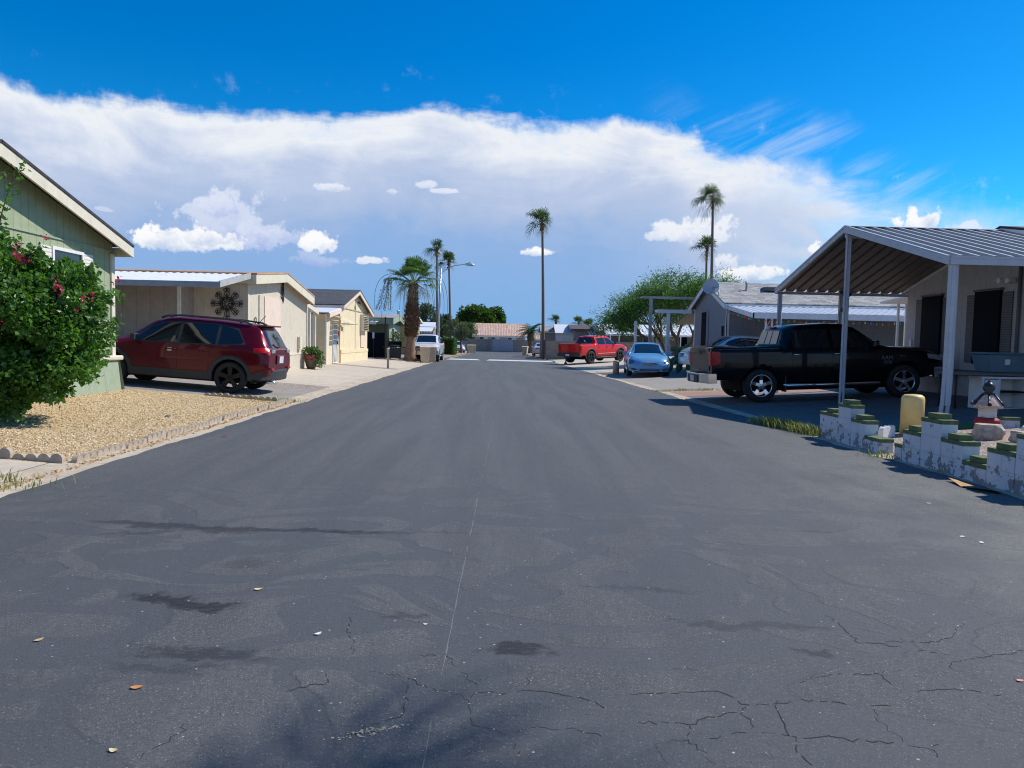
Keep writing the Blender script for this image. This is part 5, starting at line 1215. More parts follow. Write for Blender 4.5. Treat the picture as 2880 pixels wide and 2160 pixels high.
def fan_leaf(mb, base, d, Lp, Rf, droop=.35, n=30, mi=0, pm=1, spread=115, w=.035):
    d = np.array(d, float); d /= np.linalg.norm(d); base = np.array(base, float)
    s = np.cross(d, (0, 0, 1.)); 
    if np.linalg.norm(s) < .1: s = np.array((1., 0, 0))
    s /= np.linalg.norm(s); up = np.cross(s, d)
    tip = base+d*Lp+np.array((0, 0, -.12*Lp*droop))
    mb.tube([base, base+d*Lp*.5+np.array((0, 0, .02*Lp)), tip], [.022, .016, .012], 4, pm, False)
    fd = d+np.array((0, 0, -droop*.9)); fd /= np.linalg.norm(fd); up = np.cross(s, fd)
    V = []; F = []
    for i in range(n):
        a = R(-spread+2*spread*i/(n-1)); ld = fd*math.cos(a)+s*math.sin(a); ld = ld+up*(.22*abs(math.sin(a))+.10*((i % 2)*2-1)*.5)
        ld /= np.linalg.norm(ld); L = Rf*(.72+.28*math.cos(a*.8))*RG.uniform(.88, 1.08)
        sd = np.cross(ld, up); sd /= np.linalg.norm(sd); hw = w*Rf
        p0 = tip; p1 = tip+ld*L*.55; p2 = tip+ld*L*.82+np.array((0, 0, -L*.10*(1+droop))); p3 = tip+ld*L*.97+np.array((0, 0, -L*.30*(1+droop)))
        b = len(V); V += [p0-sd*hw*.2, p0+sd*hw*.2, p1-sd*hw, p1+sd*hw, p2-sd*hw*.6, p2+sd*hw*.6, p3]
        F += [(b, b+1, b+3, b+2), (b+2, b+3, b+5, b+4), (b+4, b+5, b+6)]
    mb.add(V, F, mi)
def slim_palm(name, label, base, top, cr, seed, lean=(0, 0), nl=26, dead=16, r0=.2, m='palm_dark'):
    global RG
    RG = np.random.default_rng(seed)
    x, y, z = base; t = thing(name, label, 'palm tree', base, group=None)
    tr = MB(); k = 14; H = top-z
    path = [(x+lean[0]*(i/k)**1.5, y+lean[1]*(i/k)**1.5, z+H*i/k) for i in range(k+1)]
    tr.tube(path, [r0*(1.35 if i == 0 else 1.0-.38*i/k) for i in range(k+1)], 9)
    part('trunk', tr, M['palm_bark'], t)
    c = np.array(path[-1]); bt_ = MB()
    for i in range(70):
        a = RG.uniform(0, 2*PI); zz = RG.uniform(-1.1, .25)*cr*.5; d = np.array((math.cos(a), math.sin(a), .9))
        p = c+np.array((0, 0, zz)); bt_.tube([p, p+d*(.20+.12*cr*(zz+.6*cr)/cr)], [.045, .02], 4)
    part('frond_stub', bt_, M['boot'], t)
    mb = MB()
    for i in range(nl):
        a = i*2.399+RG.uniform(-.3, .3); el = R(RG.uniform(-12, 80)); d = (math.cos(a)*math.cos(el), math.sin(a)*math.cos(el), math.sin(el))
        k_ = .74*(1.0-.30*d[0]); fan_leaf(mb, c, d, cr*RG.uniform(.4, .6)*k_, cr*RG.uniform(.6, .8)*k_, .35-.3*math.sin(el), 16, w=.036)
    part('crown', mb, [M[m], M[m]], t)
    dm = MB()
    for i in range(dead):
        a = RG.uniform(0, 2*PI); el = R(RG.uniform(-60, -15)); d = (math.cos(a)*math.cos(el), math.sin(a)*math.cos(el), math.sin(el))
        k_ = .8*(1.0-.45*d[0]); fan_leaf(dm, c-np.array((0, 0, .15)), d, cr*RG.uniform(.4, .7)*k_, cr*.45*k_, .9, 6, spread=60, w=.022)
    part('dry_frond', dm, [M['dead_leaf'], M['dead_leaf']], t)
    return t
slim_palm('fan_palm', 'tall slim palm with ragged crown rising at the end of the tan block wall', (4.68, 66.6, 0), 12.75, 1.75, 21, (-.35, 0), 26, 22, r0=.165)
slim_palm('fan_palm', 'tallest slim palm with ragged crown above the satellite dish', (27.6, 90, .5), 20.0, 2.6, 22, (-.3, 0), 26, 12, r0=.23)
slim_palm('fan_palm', 'shorter slim palm left of the tallest palm behind the grey roof', (27.45, 92, .5), 14.2, 2.3, 23, (-.1, 0), 24, 9, r0=.2)
slim_palm('fan_palm', 'slim palm rising beside the street lamp pole, its crown leaning left', (-5.9, 75, .1), 11.0, 1.55, 24, (-.15, 0), 20, 16, r0=.145)
slim_palm('fan_palm', 'lower slim palm seen under the street lamp arm', (-5.4, 90, .1), 11.4, 1.9, 25, (-.35, 0), 24, 8, r0=.18)
slim_palm('fan_palm', 'tall fan palm in the yard at right throwing feathery shade over the near road', (9.5, 2.92, .25), 11.2, 1.4, 26, (0, 2.15), 15, 4, r0=.12)
for k, (px, yy, zz, cr) in enumerate([(1562, 150, 6.3, 1.9), (1626, 150, 5.9, 2.2), (1652, 160, 5.5, 3.0)]):
    slim_palm('fan_palm', ['distant small palm crown above the tile ridge, nearest the tall slim palm', 'middle distant palm crown above the brown house roof', 'distant broad palm crown at the left end of the long white roof'][k], ((px-1387)/2000*yy, yy, 0), zz, cr, 30+k, nl=22, dead=2, r0=.2)

def big_palm():
    global RG
    RG = np.random.default_rng(3)
    x, y, z = -5.55, 47.6, .07; t = thing('fan_palm', 'stout fan palm with shaggy brown trunk and hanging dry stalks', 'palm tree', (x, y, z))
    tr = MB(); tr.tube([(x, y, z-.1), (x+.02, y, .5), (x+.06, y, 1.1), (x+.1, y, 1.75), (x+.14, y, 3.0), (x+.18, y, 5.15)], [.42, .36, .30, .28, .33, .25], 14)
    part('trunk', tr, M['palm_base'], t)
    bm_ = MB()
    for i in range(620):
        f = i/620.; zz = 1.65+3.5*f; rr = .38+.20*math.exp(-((zz-2.9)/1.1)**2)-.06*f; a = i*2.399
        cx, cy = x+.1+.08*f, y; d = np.array((math.cos(a), math.sin(a), 0)); s = np.array((-d[1], d[0], 0)); p = np.array((cx, cy, zz))+d*(rr-.14)
        L = RG.uniform(.14, .26); o = d*RG.uniform(.10, .2)+np.array((0, 0, L*RG.uniform(.1, 1.0))); w = RG.uniform(.05, .09)
        bm_.add([p-s*w, p+s*w, p+o+s*w*.5, p+o-s*w*.5, p-s*w+d*-.02+np.array((0, 0, .05)), p+o+np.array((0, 0, .03))], [(0, 1, 2, 3), (0, 3, 5, 4), (1, 4, 5, 2)])
    part('frond_stub', bm_, M['boot'], t)
    c = np.array((x+.18, y, 5.2)); mb = MB()
    for i in range(30):
        a = i*2.399+RG.uniform(-.25, .25); el = R(RG.uniform(15, 85)) if i < 24 else R(RG.uniform(-5, 20)); d = (math.cos(a)*math.cos(el), math.sin(a)*math.cos(el), math.sin(el))
        fan_leaf(mb, c, d, RG.uniform(1.0, 1.35), RG.uniform(.8, .95), .28-.26*math.sin(el), 30, w=.036)
    part('crown', mb, [M['palm_leaf'], mat('green petiole', (.22, .30, .08), rough=.5)], t)
    dm = MB()
    for (dx, hz, dz, k) in [(-2.0, .5, -1.1, .5), (-2.55, .55, -1.7, 1.), (-2.2, .3, -2.3, 1), (-.9, .3, -2.6, 1), (-.75, .2, -2.5, 1), (-.55, .2, -1.9, 1), (1.0, .3, -2.1, 1), (1.35, .3, -2.4, 1), (1.5, .4, -2.0, 1), (1.75, .4, -2.5, 1), (2.1, .6, -2.2, 1), (2.35, .7, -2.3, 1), (1.9, .5, -1.6, .6)]:
        yy = RG.uniform(-.6, .6); u = np.linspace(0, 1, 14)[:, None]
        P0, P1, P2, P3 = c, c+np.array((dx*.45, yy*.5, hz*2.0)), c+np.array((dx*1.08, yy, hz*1.6)), c+np.array((dx*.96, yy, dz))
        dm.tube((1-u)**3*P0+3*u*(1-u)**2*P1+3*u*u*(1-u)*P2+u**3*P3, np.linspace(.02, .012, 14), 5)
    part('dry_stalk', dm, mat('dry stalk', (.10, .10, .08), rough=.8), t)
    sm = MB(); pts = []
    for k in range(9):
        p = c+np.array((-1.75+RG.uniform(-.35, .35), RG.uniform(-.4, .4), .25)); 
        for j in range(16): q = p+np.array((-.02*j*(k % 3), 0, -.13*j)); pts.append(q+RG.normal(size=(5, 3))*.05)
        sm.tube([p, p+np.array((-.1*(k % 3), 0, -1.0)), p+np.array((-.3*(k % 3), 0, -2.0))], .012, 4)
    pts = np.vstack(pts); leaves(sm, pts, RG.normal(size=pts.shape)+np.array((0, 0, -1)), .10, .35)
    part('seed_cluster', sm, M['dead_leaf'], t)
    hang = MB()
    for i in range(46):
        a = i*2.399; el = R(RG.uniform(-35, 5)); d = (math.cos(a)*math.cos(el), math.sin(a)*math.cos(el), math.sin(el))
        if i % 4 == 0: fan_leaf(hang, c, d, .9, .75, 1.1, 10, spread=60, w=.02)
    part('dry_frond', hang, [M['dead_leaf'], M['dead_leaf']], t)
big_palm()

def feather_palm():
    global RG
    RG = np.random.default_rng(4)
    x, y = 5.3, 102; t = thing('feather_palm', 'small feather palm with arching fronds in front of the tile roof', 'palm tree', (x, y, .05))
    tr = MB(); tr.tube([(x, y, 0), (x+.02, y, 1.2), (x+.05, y, 2.6), (x+.05, y, 3.0)], [.32, .3, .42, .3], 10)
    for i in range(90):
        a = i*2.399; zz = 1.7+1.2*i/90; d = np.array((math.cos(a), math.sin(a), .7)); p = np.array((x+.04, y, zz))+d*np.array((.25, .25, 0)); tr.tube([p, p+d*.25], [.07, .03], 4)
    part('trunk', tr, M['bark'], t)
    mb = MB(); c = np.array((x+.05, y, 3.0))
    for i in range(46):
        a = i*2.399; e0 = RG.uniform(-.1, 1.35); L = RG.uniform(2.0, 2.5); h = np.array((math.cos(a), math.sin(a), 0))
        pth = []; p = c.copy(); e = e0
        for j in range(13):
            pth.append(p.copy()); p = p+(h*math.cos(e)+np.array((0, 0, math.sin(e))))*L/12; e -= .115
        pth = np.array(pth); mb.tube(pth, np.linspace(.03, .008, 13), 4)
        s = np.array((-h[1], h[0], 0)); V = []; F = []
        for j in range(1, 13):
            tg = pth[j]-pth[j-1]; tg /= np.linalg.norm(tg)
            for q in range(2):
                for sg in (-1, 1):
                    b0 = pth[j-1]+(pth[j]-pth[j-1])*q*.5; ld = tg*.6+s*sg*.8+np.array((0, 0, -.25)); l = .42*math.sin(PI*min(1, (j+.8)/13.5))+.1
                    b = len(V); V += [b0, b0+ld*l*.5+tg*.03, b0+ld*l, b0+ld*l*.5-tg*.03]; F.append((b, b+1, b+2, b+3))
        mb.add(V, F)
    part('crown', mb, M['date_leaf'], t)
feather_palm()

def tree(name, label, c, r, m, n, size, base, seed, k=40, cat='tree', inner=.5, flat=.8, trunk=.16, aspect=.5, clump=.3):
    global RG
    RG = np.random.default_rng(seed)
    t = thing(name, label, cat, base); mb = MB(); tr = MB()
    P_, D_ = shell_points(c, r, k, .55); Cs = []; Ds = []
    for i in range(k):
        s = RG.uniform(.6, 1.25)*clump*min(r); q, d = shell_points(P_[i], (s, s, s*flat), n//k, .2); Cs.append(q); Ds.append(d+RG.normal(size=d.shape)*.6)
    Cs = np.vstack(Cs); Ds = np.vstack(Ds); ok = Cs[:, 2] > base[2]+.1
    leaves(mb, Cs[ok], Ds[ok], size, aspect)
    b = np.array(base); f = b+(np.array(c)-b)*.55
    tr.tube([b, (b+f)/2+RG.normal(size=3)*.06, f], [trunk, trunk*.85, trunk*.7], 9)
    for i in range(0, k, max(1, k//14)): tr.tube([f, (f+P_[i])/2+RG.normal(size=3)*.08*min(r), P_[i]], [trunk*.5, trunk*.3, trunk*.1], 6)
    part('trunk', tr, M['bark'], t); part('crown', mb, m, t)
    return t
tree('round_tree', 'dense round bright green tree behind the salmon tile roof', (-2.55, 138, 5.2), (4.4, 3.5, 3.3), M['tree_leaf'], 30000, .42, (-2.5, 138, 0), 41, k=150, clump=.3, aspect=.75, trunk=.3)
tree('olive_tree', 'grey green olive tree spreading over the far kerb beside the hedge', (-4.15, 90, 3.0), (2.1, 1.8, 1.25), M['olive_leaf'], 11000, .17, (-4.0, 90, 0), 42, k=60, clump=.36, aspect=.35)
tree('dark_tree', 'dark green tree behind the white awning house, left of the lamp pole', (-9.3, 100, 4.0), (2.1, 2.0, 2.2), M['dark_leaf'], 7000, .28, (-9.2, 100, 0), 43, k=40, clump=.36, aspect=.45)
tree('dark_tree', 'dark green tree right behind the lamp pole, lower than its neighbour', (-7.2, 101, 3.6), (1.5, 1.5, 1.7), M['dark_leaf'], 5000, .28, (-7.2, 101, 0), 44, k=32, clump=.4, aspect=.45)
tree('round_tree', 'dark green trees clump behind the wispy tree at its left foot', (17.2, 92, 3.4), (3.0, 2.0, 1.9), M['tree_leaf'], 6000, .3, (17.2, 92, 0), 45, k=40, clump=.35, aspect=.7)
tree('bare_shrub', 'sparse grey green tree top right behind the round tree', (2.9, 140, 4.0), (1.0, 1.0, 1.3), M['olive_leaf'], 900, .25, (2.9, 140, 0), 46, k=16, clump=.5, aspect=.25)

def wispy():
    global RG
    RG = np.random.default_rng(8)
    t = thing('wispy_tree', 'airy wispy green tree behind the patio frames and blue car', 'tree', (11.3, 43, .3)); tr = MB(); Cs = []; Ds = []; tips = []
    def grow(p, d, L, r, lev):
        q = p+d*L; mid = (p+q)/2+RG.normal(size=3)*L*.08
        tr.tube([p, mid, q], [r, r*.8, r*.6], 5 if lev > 1 else 7, 0, False)
        if lev >= 2:
            k = 22 if lev >= 4 else 7; u = RG.uniform(0, 1, k)[:, None]; pp = p+(q-p)*u+RG.normal(size=(k, 3))*.17*(1 if lev < 4 else 1.3); Cs.append(pp); Ds.append(d*.8+RG.normal(size=(k, 3))*.8+np.array((0, 0, -.1)))
        if lev >= 5: return
        for _ in range(3 if lev else 4):
            nd_ = d*.9+RG.normal(size=3)*np.array((.42, .45, .40)); nd_[2] = nd_[2]*.8+(.22 if lev < 3 else .05); nd_ /= np.linalg.norm(nd_)
            grow(q, nd_, L*RG.uniform(.66, .86), r*.55, lev+1)
    b = np.array((11.3, 43., .2))
    for d0 in ((-.55, .1, .75), (-.1, -.1, .95), (.45, .1, .8), (-.8, -.1, .55)):
        d0 = np.array(d0); d0 /= np.linalg.norm(d0); grow(b, d0, 1.72, .15, 0)
    mb = MB(); Cs = np.vstack(Cs); Ds = np.vstack(Ds)
    ok = Cs[:, 2] > 1.7
    leaves(mb, Cs[ok], Ds[ok], .19, .2, .1)
    part('trunk', tr, M['bark'], t); part('crown', mb, M['wispy_leaf'], t)
wispy()
def cactus():
    global RG
    RG = np.random.default_rng(9)
    x, y = 8.95, 33.2; z = GL(x); t = thing('prickly_pear', 'clump of prickly pear cactus pads beside the grey house corner', 'cactus', (x, y, z))
    def pad(p, d, a, h, lev):
        mb = MB(); d = d/np.linalg.norm(d); s = np.array((math.cos(a), math.sin(a), 0.)); s -= d*s.dot(d); s /= np.linalg.norm(s); nn = np.cross(d, s)
        V = []; k = 12; w = h*.36; th = h*.07
        for j in range(k):
            an = 2*PI*j/k; V.append(p+d*h*(.5-.5*math.cos(an))+s*w*math.sin(an)*(1.0+.15*-math.cos(an)))
        cF = p+d*h*.52+nn*th; cB = p+d*h*.52-nn*th
        ring = [v*.72+(p+d*h*.52)*.28 for v in V]
        A = [v+nn*th*.8 for v in ring]; B = [v-nn*th*.8 for v in ring]
        mb.add(V+A+B+[cF, cB], [(j, (j+1) % k, k+(j+1) % k, k+j) for j in range(k)]+[((j+1) % k, j, 2*k+j, 2*k+(j+1) % k) for j in range(k)]+[(k+j, k+(j+1) % k, 3*k) for j in range(k)]+[(2*k+(j+1) % k, 2*k+j, 3*k+1) for j in range(k)], 0, True)
        part('pad', mb, M['cactus'], t)
        if lev > 0:
            for _ in range(RG.integers(1, 3)):
                nd_ = d+RG.normal(size=3)*np.array((.5, .5, .25)); nd_[2] = abs(nd_[2])+.3
                pad(p+d*h*.92+s*w*RG.uniform(-.4, .4), nd_, RG.uniform(-1, 1), h*RG.uniform(.75, .98), lev-1)
    for k in range(8): pad(np.array((x+RG.uniform(-.75, .35), y+RG.uniform(-.5, .6), z)), np.array((RG.uniform(-.3, .4), RG.uniform(-.3, .3), 1.)), RG.uniform(-.8, .8), RG.uniform(.38, .5), 3)
cactus()
def grass_tufts():
    global RG
    RG = np.random.default_rng(10)
    mb = MB()
    def tuft(cx, cy, n, sx, sy, h):
        V = []; F = []
        for _ in range(n):
            p = np.array((cx+RG.normal()*sx, cy+RG.normal()*sy, 0)); p[2] = GL(p[0]); a = RG.uniform(0, 2*PI); l = h*RG.uniform(.4, 1.2); d = np.array((math.cos(a), math.sin(a), 0))
            s = np.array((-d[1], d[0], 0))*.006; b = len(V); V += [p-s, p+s, p+d*l*.25+np.array((0, 0, l*.7))+s*.7, p+d*l*.25+np.array((0, 0, l*.7))-s*.7, p+d*l*.6+np.array((0, 0, l))]
            F += [(b, b+1, b+2, b+3), (b+3, b+2, b+4)]
        mb.add(V, F)
    for (y, x) in ((11.7, 5.28), (12.1, 5.24), (12.5, 5.18), (12.9, 5.12), (13.3, 5.06)): tuft(x+.05, y, 420, .09, .2, .17 if y < 13 else .1)
    for (x, y, n) in ((-4.75, 6.75, 90), (-5.3, 15.75, 160), (-4.55, 15.9, 120), (-4.8, 15.6, 60), (5.32, 9.3, 80), (5.3, 22.0, 140), (5.9, 22.1, 160), (6.6, 21.9, 160), (5.5, 9.25, 50), (-4.35, 6.55, 60)): tuft(x, y, n, .18, .1, .09)
    o = solo('grass', mb, M['dry_grass'], None, None, kind='stuff')
grass_tufts()
def hedge():
    global RG
    RG = np.random.default_rng(12)
    t = thing('hedge', 'clipped dense green hedge block right of the white pickup', 'hedge', (-4.75, 78, 0)); mb = MB(); n = 9000
    C = RG.uniform((-5.3, 75.5, .05), (-4.15, 80, 1.75), (n, 3)); f = RG.integers(0, 5, n)
    C[f == 0, 0] = -4.15; C[f == 1, 0] = -5.3; C[f == 2, 1] = 75.5; C[f == 3, 2] = 1.72; C += RG.normal(size=C.shape)*.06
    leaves(mb, C, RG.normal(size=C.shape), .13, .6); part('foliage', mb, M['tree_leaf'], t)
    part('stem', MB().box(-5.2, 75.7, 0, -4.3, 79.8, 1.55), M['bark'], t)
hedge()
def spiky(name, label, x, y, h, n, m, seed, w=.03, spread=.8):
    global RG
    RG = np.random.default_rng(seed)
    z = GL(x); t = thing(name, label, 'plant', (x, y, z)); mb = MB(); V = []; F = []
    for i in range(n):
        a = i*2.399; e = RG.uniform(.5, 1.45); d = np.array((math.cos(a)*math.cos(e)*spread, math.sin(a)*math.cos(e)*spread, math.sin(e))); s = np.array((-math.sin(a), math.cos(a), 0))*w; l = h*RG.uniform(.6, 1.1)
        p = np.array((x, y, z)); b = len(V); V += [p-s, p+s, p+d*l*.6+s*.8, p+d*l*.6-s*.8, p+d*l+np.array((0, 0, -.08*l))]; F += [(b, b+1, b+2, b+3), (b+3, b+2, b+4)]
    mb.add(V, F); part('foliage', mb, m, t); part('stem', MB().tube([(x, y, z-.05), (x, y, z+.12)], .05, 6), M['bark'], t)
spiky('agave', 'spiky dry agave beside the black grill and gate', -7.25, 48.9, .95, 44, M['olive_leaf'], 51, .04)
tree('leafy_shrub', 'leafy light green shrub behind the black grill', (-6.85, 50.4, 1.25), (.5, .5, .8), M['olive_leaf'], 900, .14, (-6.85, 50.4, .1), 52, k=14, cat='shrub', clump=.6, trunk=.04, aspect=.4)
def pot_plant():
    global RG
    RG = np.random.default_rng(13)
    x, y = -7.32, 28.9; z = GL(x); t = thing('potted_plant', 'trailing green plant in a red and brown pot by the beige house corner', 'potted plant', (x, y, z))
    part('pot', MB().lathe([(.15, 0), (.19, .1), (.26, .36), (.28, .40), (.25, .40), (.2, .36)], (x, y, z), 18), mat('brown glaze', (.12, .085, .06), rough=.4), t)
    part('inner_pot', MB().lathe([(.25, .38), (.28, .44), (.29, .58), (.27, .58), (.25, .5)], (x, y, z), 18), mat('red glaze', (.28, .04, .04), rough=.4), t)
    mb = MB(); C, D = shell_points((x, y, z+.72), (.36, .36, .2), 500, .2); C2 = np.c_[RG.normal(x+.34, .08, 260), RG.normal(y-.1, .12, 260), RG.uniform(z+.1, z+.75, 260)]
    leaves(mb, np.vstack([C, C2]), RG.normal(size=(760, 3)), .085, .7); part('foliage', mb, M['tree_leaf'], t)
    x, y, z = -8.3, 32.0, 2.35; t = thing('hanging_plant', 'white hanging basket with trailing pale plant under the side awning', 'hanging plant', (x, y, z))
    part('wire', MB().tube([(x, y, z), (x, y, z+.35)], .01, 4), M['alu'], t); part('basket', MB().lathe([(.05, -.05), (.14, .05), (.15, .08)], (x, y, z), 10), M['white_paint'], t)
    mb = MB(); C = np.c_[RG.normal(x, .07, 240), RG.normal(y, .07, 240), RG.uniform(z-.75, z+.1, 240)]; leaves(mb, C, RG.normal(size=C.shape)+np.array((0, 0, -1)), .1, .35); part('foliage', mb, M['olive_leaf'], t)
pot_plant()
# ------------------------------------------------------------------ small things
M['edging'] = mat('tan concrete edging', (.42, .34, .26), rough=.9, var=.15, scale=14, bump=.6, bscale=60, dirt=.5)
M['edging_white'] = mat('white painted edging', (.72, .71, .68), rough=.8, dirt=.3)
def _peel(t, p, c, h):
    n = t.noise(p, 7.0, 7, .68); n2 = t.noise(p, 26.0, 4, .7)
    sx, sy, sz = t.n('ShaderNodeSeparateXYZ', p).outputs
    low = t.rng(sz, .4, .02, 0., .10)
    f = t.rng(t.math('ADD', t.math('ADD', t.math('MULTIPLY', n, .75), t.math('MULTIPLY', n2, .25)), low), .585, .615)
    b = t.mix(f, c, (.27, .26, .255))
    r = t.math('DIVIDE', sz, .2); row = t.math('FLOOR', r); u = t.math('ADD', t.math('DIVIDE', sy, .4), t.math('MULTIPLY', t.math('MODULO', row, 2.), .5))
    g = t.math('MAXIMUM', t.math('LESS_THAN', t.math('FRACT', r), .04), t.math('LESS_THAN', t.math('FRACT', u), .02))
    b = t.mix(t.math('MULTIPLY', g, .35), b, (.25, .25, .26))
    return b, t.math('SUBTRACT', t.math('MULTIPLY', n2, .5), t.math('ADD', g, t.math('MULTIPLY', f, .6)))
M['peel'] = mat('peeling white block', (.66, .67, .69), rough=.85, var=.06, fn=_peel)
M['green_cap'] = mat('green cap block', (.115, .15, .06), rough=.85, var=.25, scale=12, bump=.6, bscale=60, dirt=.4)
M['bollard_y'] = mat('yellow sleeve', (.76, .54, .20), rough=.5, var=.06, dirt=.3)
M['bin'] = mat('tan bin plastic', (.64, .50, .33), rough=.55, var=.06, dirt=.3)
M['rock'] = mat('pale rock', (.46, .38, .30), rough=.9, var=.3, scale=9, bump=1, bscale=30)

def scallop_piece(n=4, pitch=.135, h=.115, th=.06):
    out = [(0, -.05)]
    for i in range(n):
        c = pitch*(i+.5)
        for k in range(9):
            a = PI-PI*k/8; out.append((c+pitch*.5*math.cos(a), h-pitch*.5+pitch*.5*math.sin(a)))
    out.append((pitch*n, -.05))
    return MB().prism(out, 'y', -th/2, th/2)
SM = scallop_piece().mesh('edging_stone', M['edging']); SMW = scallop_piece(3, .16, .2, .07).mesh('edging_stone', M['edging_white'])
def edge_row(pts, label, group, me=SM, L=.54, jit=.02, dz=0.0):
    for (x0, y0), (x1, y1) in zip(pts[:-1], pts[1:]):
        d = math.hypot(x1-x0, y1-y0); a = math.atan2(y1-y0, x1-x0); n = max(1, int(round(d/(L+.005))))
        for i in range(n):
            u = i/n; x, y = x0+(x1-x0)*u, y0+(y1-y0)*u
            o = bpy.data.objects.new('edging_stone', me); COL.objects.link(o)
            o.location = (x+rnd.gauss(0, jit*.4), y+rnd.gauss(0, jit*.4), GL(x)+dz+rnd.gauss(0, .008)); o.rotation_euler = (rnd.gauss(0, .06), rnd.gauss(0, .02), a+rnd.gauss(0, .03))
            o['label'] = label; o['category'] = 'edging stone'; o['group'] = group
edge_row([(-4.62, 7.74), (-13.2, 7.78)], 'scalloped tan concrete edging stone along the near end of the gravel bed', 'edging stones between path and gravel bed')
edge_row([(-4.53, 7.8), (-4.50, 12), (-4.45, 15.9)], 'scalloped tan concrete edging stone in the long row beside the road', 'edging stones along the road', dz=-.03)
edge_row([(-4.7, 15.72), (-6.3, 15.72)], 'scalloped tan concrete edging stone by the dark driveway, in front of the red car', 'edging stones by the driveway', dz=-.015)
edge_row([(-4.78, 6.66), (-9, 6.64)], 'scalloped tan edging stone on the near side of the pale path', 'edging stones on the near path side')
edge_row([(-4.70, 6.62), (-4.72, 4.0)], 'half sunk pale edging stone at the bottom left road corner', 'edging stones in the near left corner')

def gravel():
    R3 = np.random.default_rng(15); n = 9000
    x = R3.uniform(-8, -4.62, n); y = 7.85+(15.6-7.85)*R3.uniform(0, 1, n)**1.4; s = R3.uniform(.006, .017, n)
    oc = np.array([(1, 0, 0), (0, 1, 0), (-1, 0, 0), (0, -1, 0), (0, 0, .8), (0, 0, -.8)]); fc = [(0, 1, 4), (1, 2, 4), (2, 3, 4), (3, 0, 4), (1, 0, 5), (2, 1, 5), (3, 2, 5), (0, 3, 5)]
    V = []; F = []; mi = []
    for i in range(n):
        a = R3.uniform(0, 6.28); c_, s_ = math.cos(a), math.sin(a); k = oc*s[i]*R3.uniform(.6, 1.3, (6, 1)); k = np.c_[k[:, 0]*c_-k[:, 1]*s_, k[:, 0]*s_+k[:, 1]*c_, k[:, 2]]
        V.append(k+np.array((x[i], y[i], GL(x[i])+.012))); F += [tuple(6*i+j for j in f) for f in fc]; mi += [int(R3.integers(0, 3))]*8
    mb = MB(); mb.v = [np.vstack(V)]; mb.nv = 6*n; mb.f = F; mb.m = mi; mb.sm = [False]*len(F)
    solo('gravel', mb, [mat('pebble a', (.62, .46, .27), rough=.9), mat('pebble b', (.42, .29, .16), rough=.9), mat('pebble c', (.78, .64, .43), rough=.9)], None, None, kind='stuff')
gravel()

def castle(name, label, x, prof, axis='y'):
    """stepped garden wall: (start, end, height, small block) along the road"""
    t = thing(name, label, 'garden wall', (x, prof[0][0], 0)); w = MB()
    for i, (a, b, h, sm) in enumerate(prof):
        j = rnd.uniform(-.005, .005); q = (x-.1+j, a+.001, -.05, x+.1+j, b-.001, h) if axis == 'y' else (a, x-.1, -.05, b, x+.1, h)
        w.box(*q)
    part('blockwork', w, M['peel'], t, bevel=.008)
    for i, (a, b, h, sm) in enumerate(prof):
        c = MB(); q = (x-.105, a-.004, h, x+.105, b+.004, h+.05) if axis == 'y' else (a-.004, x-.105, h, b+.004, x+.105, h+.05)
        c.box(*q); k = part('cap_block', c, M['green_cap'], t, bevel=.006)
        if sm:
            m = (a+b)/2; q = (x-.085, m-.10, h+.05, x+.085, m+.10, h+.115) if axis == 'y' else (m-.10, x-.085, h+.05, m+.10, x+.085, h+.115)
            part('top_block', MB().box(*q), M['green_cap'], k, bevel=.006)
castle('stepped_wall', 'short stepped white block wall with green caps left of the yellow bollard', 5.42, [(10.75, 11.35, .38, 1), (10.35, 10.745, .56, 1), (9.95, 10.345, .37, 1), (9.55, 9.945, .165, 0)])
castle('stepped_wall', 'long stepped white block wall with green caps nearest the camera at right', 5.40, [(8.98, 9.15, .17, 0), (8.60, 8.975, .37, 1), (8.20, 8.595, .57, 1), (7.80, 8.195, .37, 1), (7.41, 7.795, .17, 1), (7.0, 7.405, .37, 1), (6.6, 6.995, .57, 1), (6.2, 6.595, .37, 1), (5.8, 6.195, .17, 1), (5.4, 5.795, .37, 1), (5.0, 5.395, .57, 1)])
castle('stepped_wall', 'dark green stepped block wall behind the stone lantern', 11.55, [(8.45, 8.72, .32, 0), (8.725, 9.0, .22, 0), (9.0, 9.3, .42, 0), (9.3, 10.3, .55, 0)], 'x')
bo = MB().lathe([(.17, 0), (.17, .57), (.16, .615), (.12, .645), (.0, .655)], (6.75, 11.2, GL(6.75)), 28)
solo('bollard', bo, M['bollard_y'], 'round topped yellow bollard in the gravel between the stepped walls', 'bollard', (6.75, 11.2, GL(6.75)))
bo = MB().lathe([(.15, 0), (.15, .60), (.14, .645), (.10, .665), (.0, .67)], (5.85, 33.6, GL(5.85)), 24)
solo('bollard', bo, mat('faded yellow sleeve', (.46, .38, .24), rough=.7, dirt=.4), 'faded tan bollard at the kerb left of the blue car', 'bollard', (5.85, 33.6, GL(5.85)))
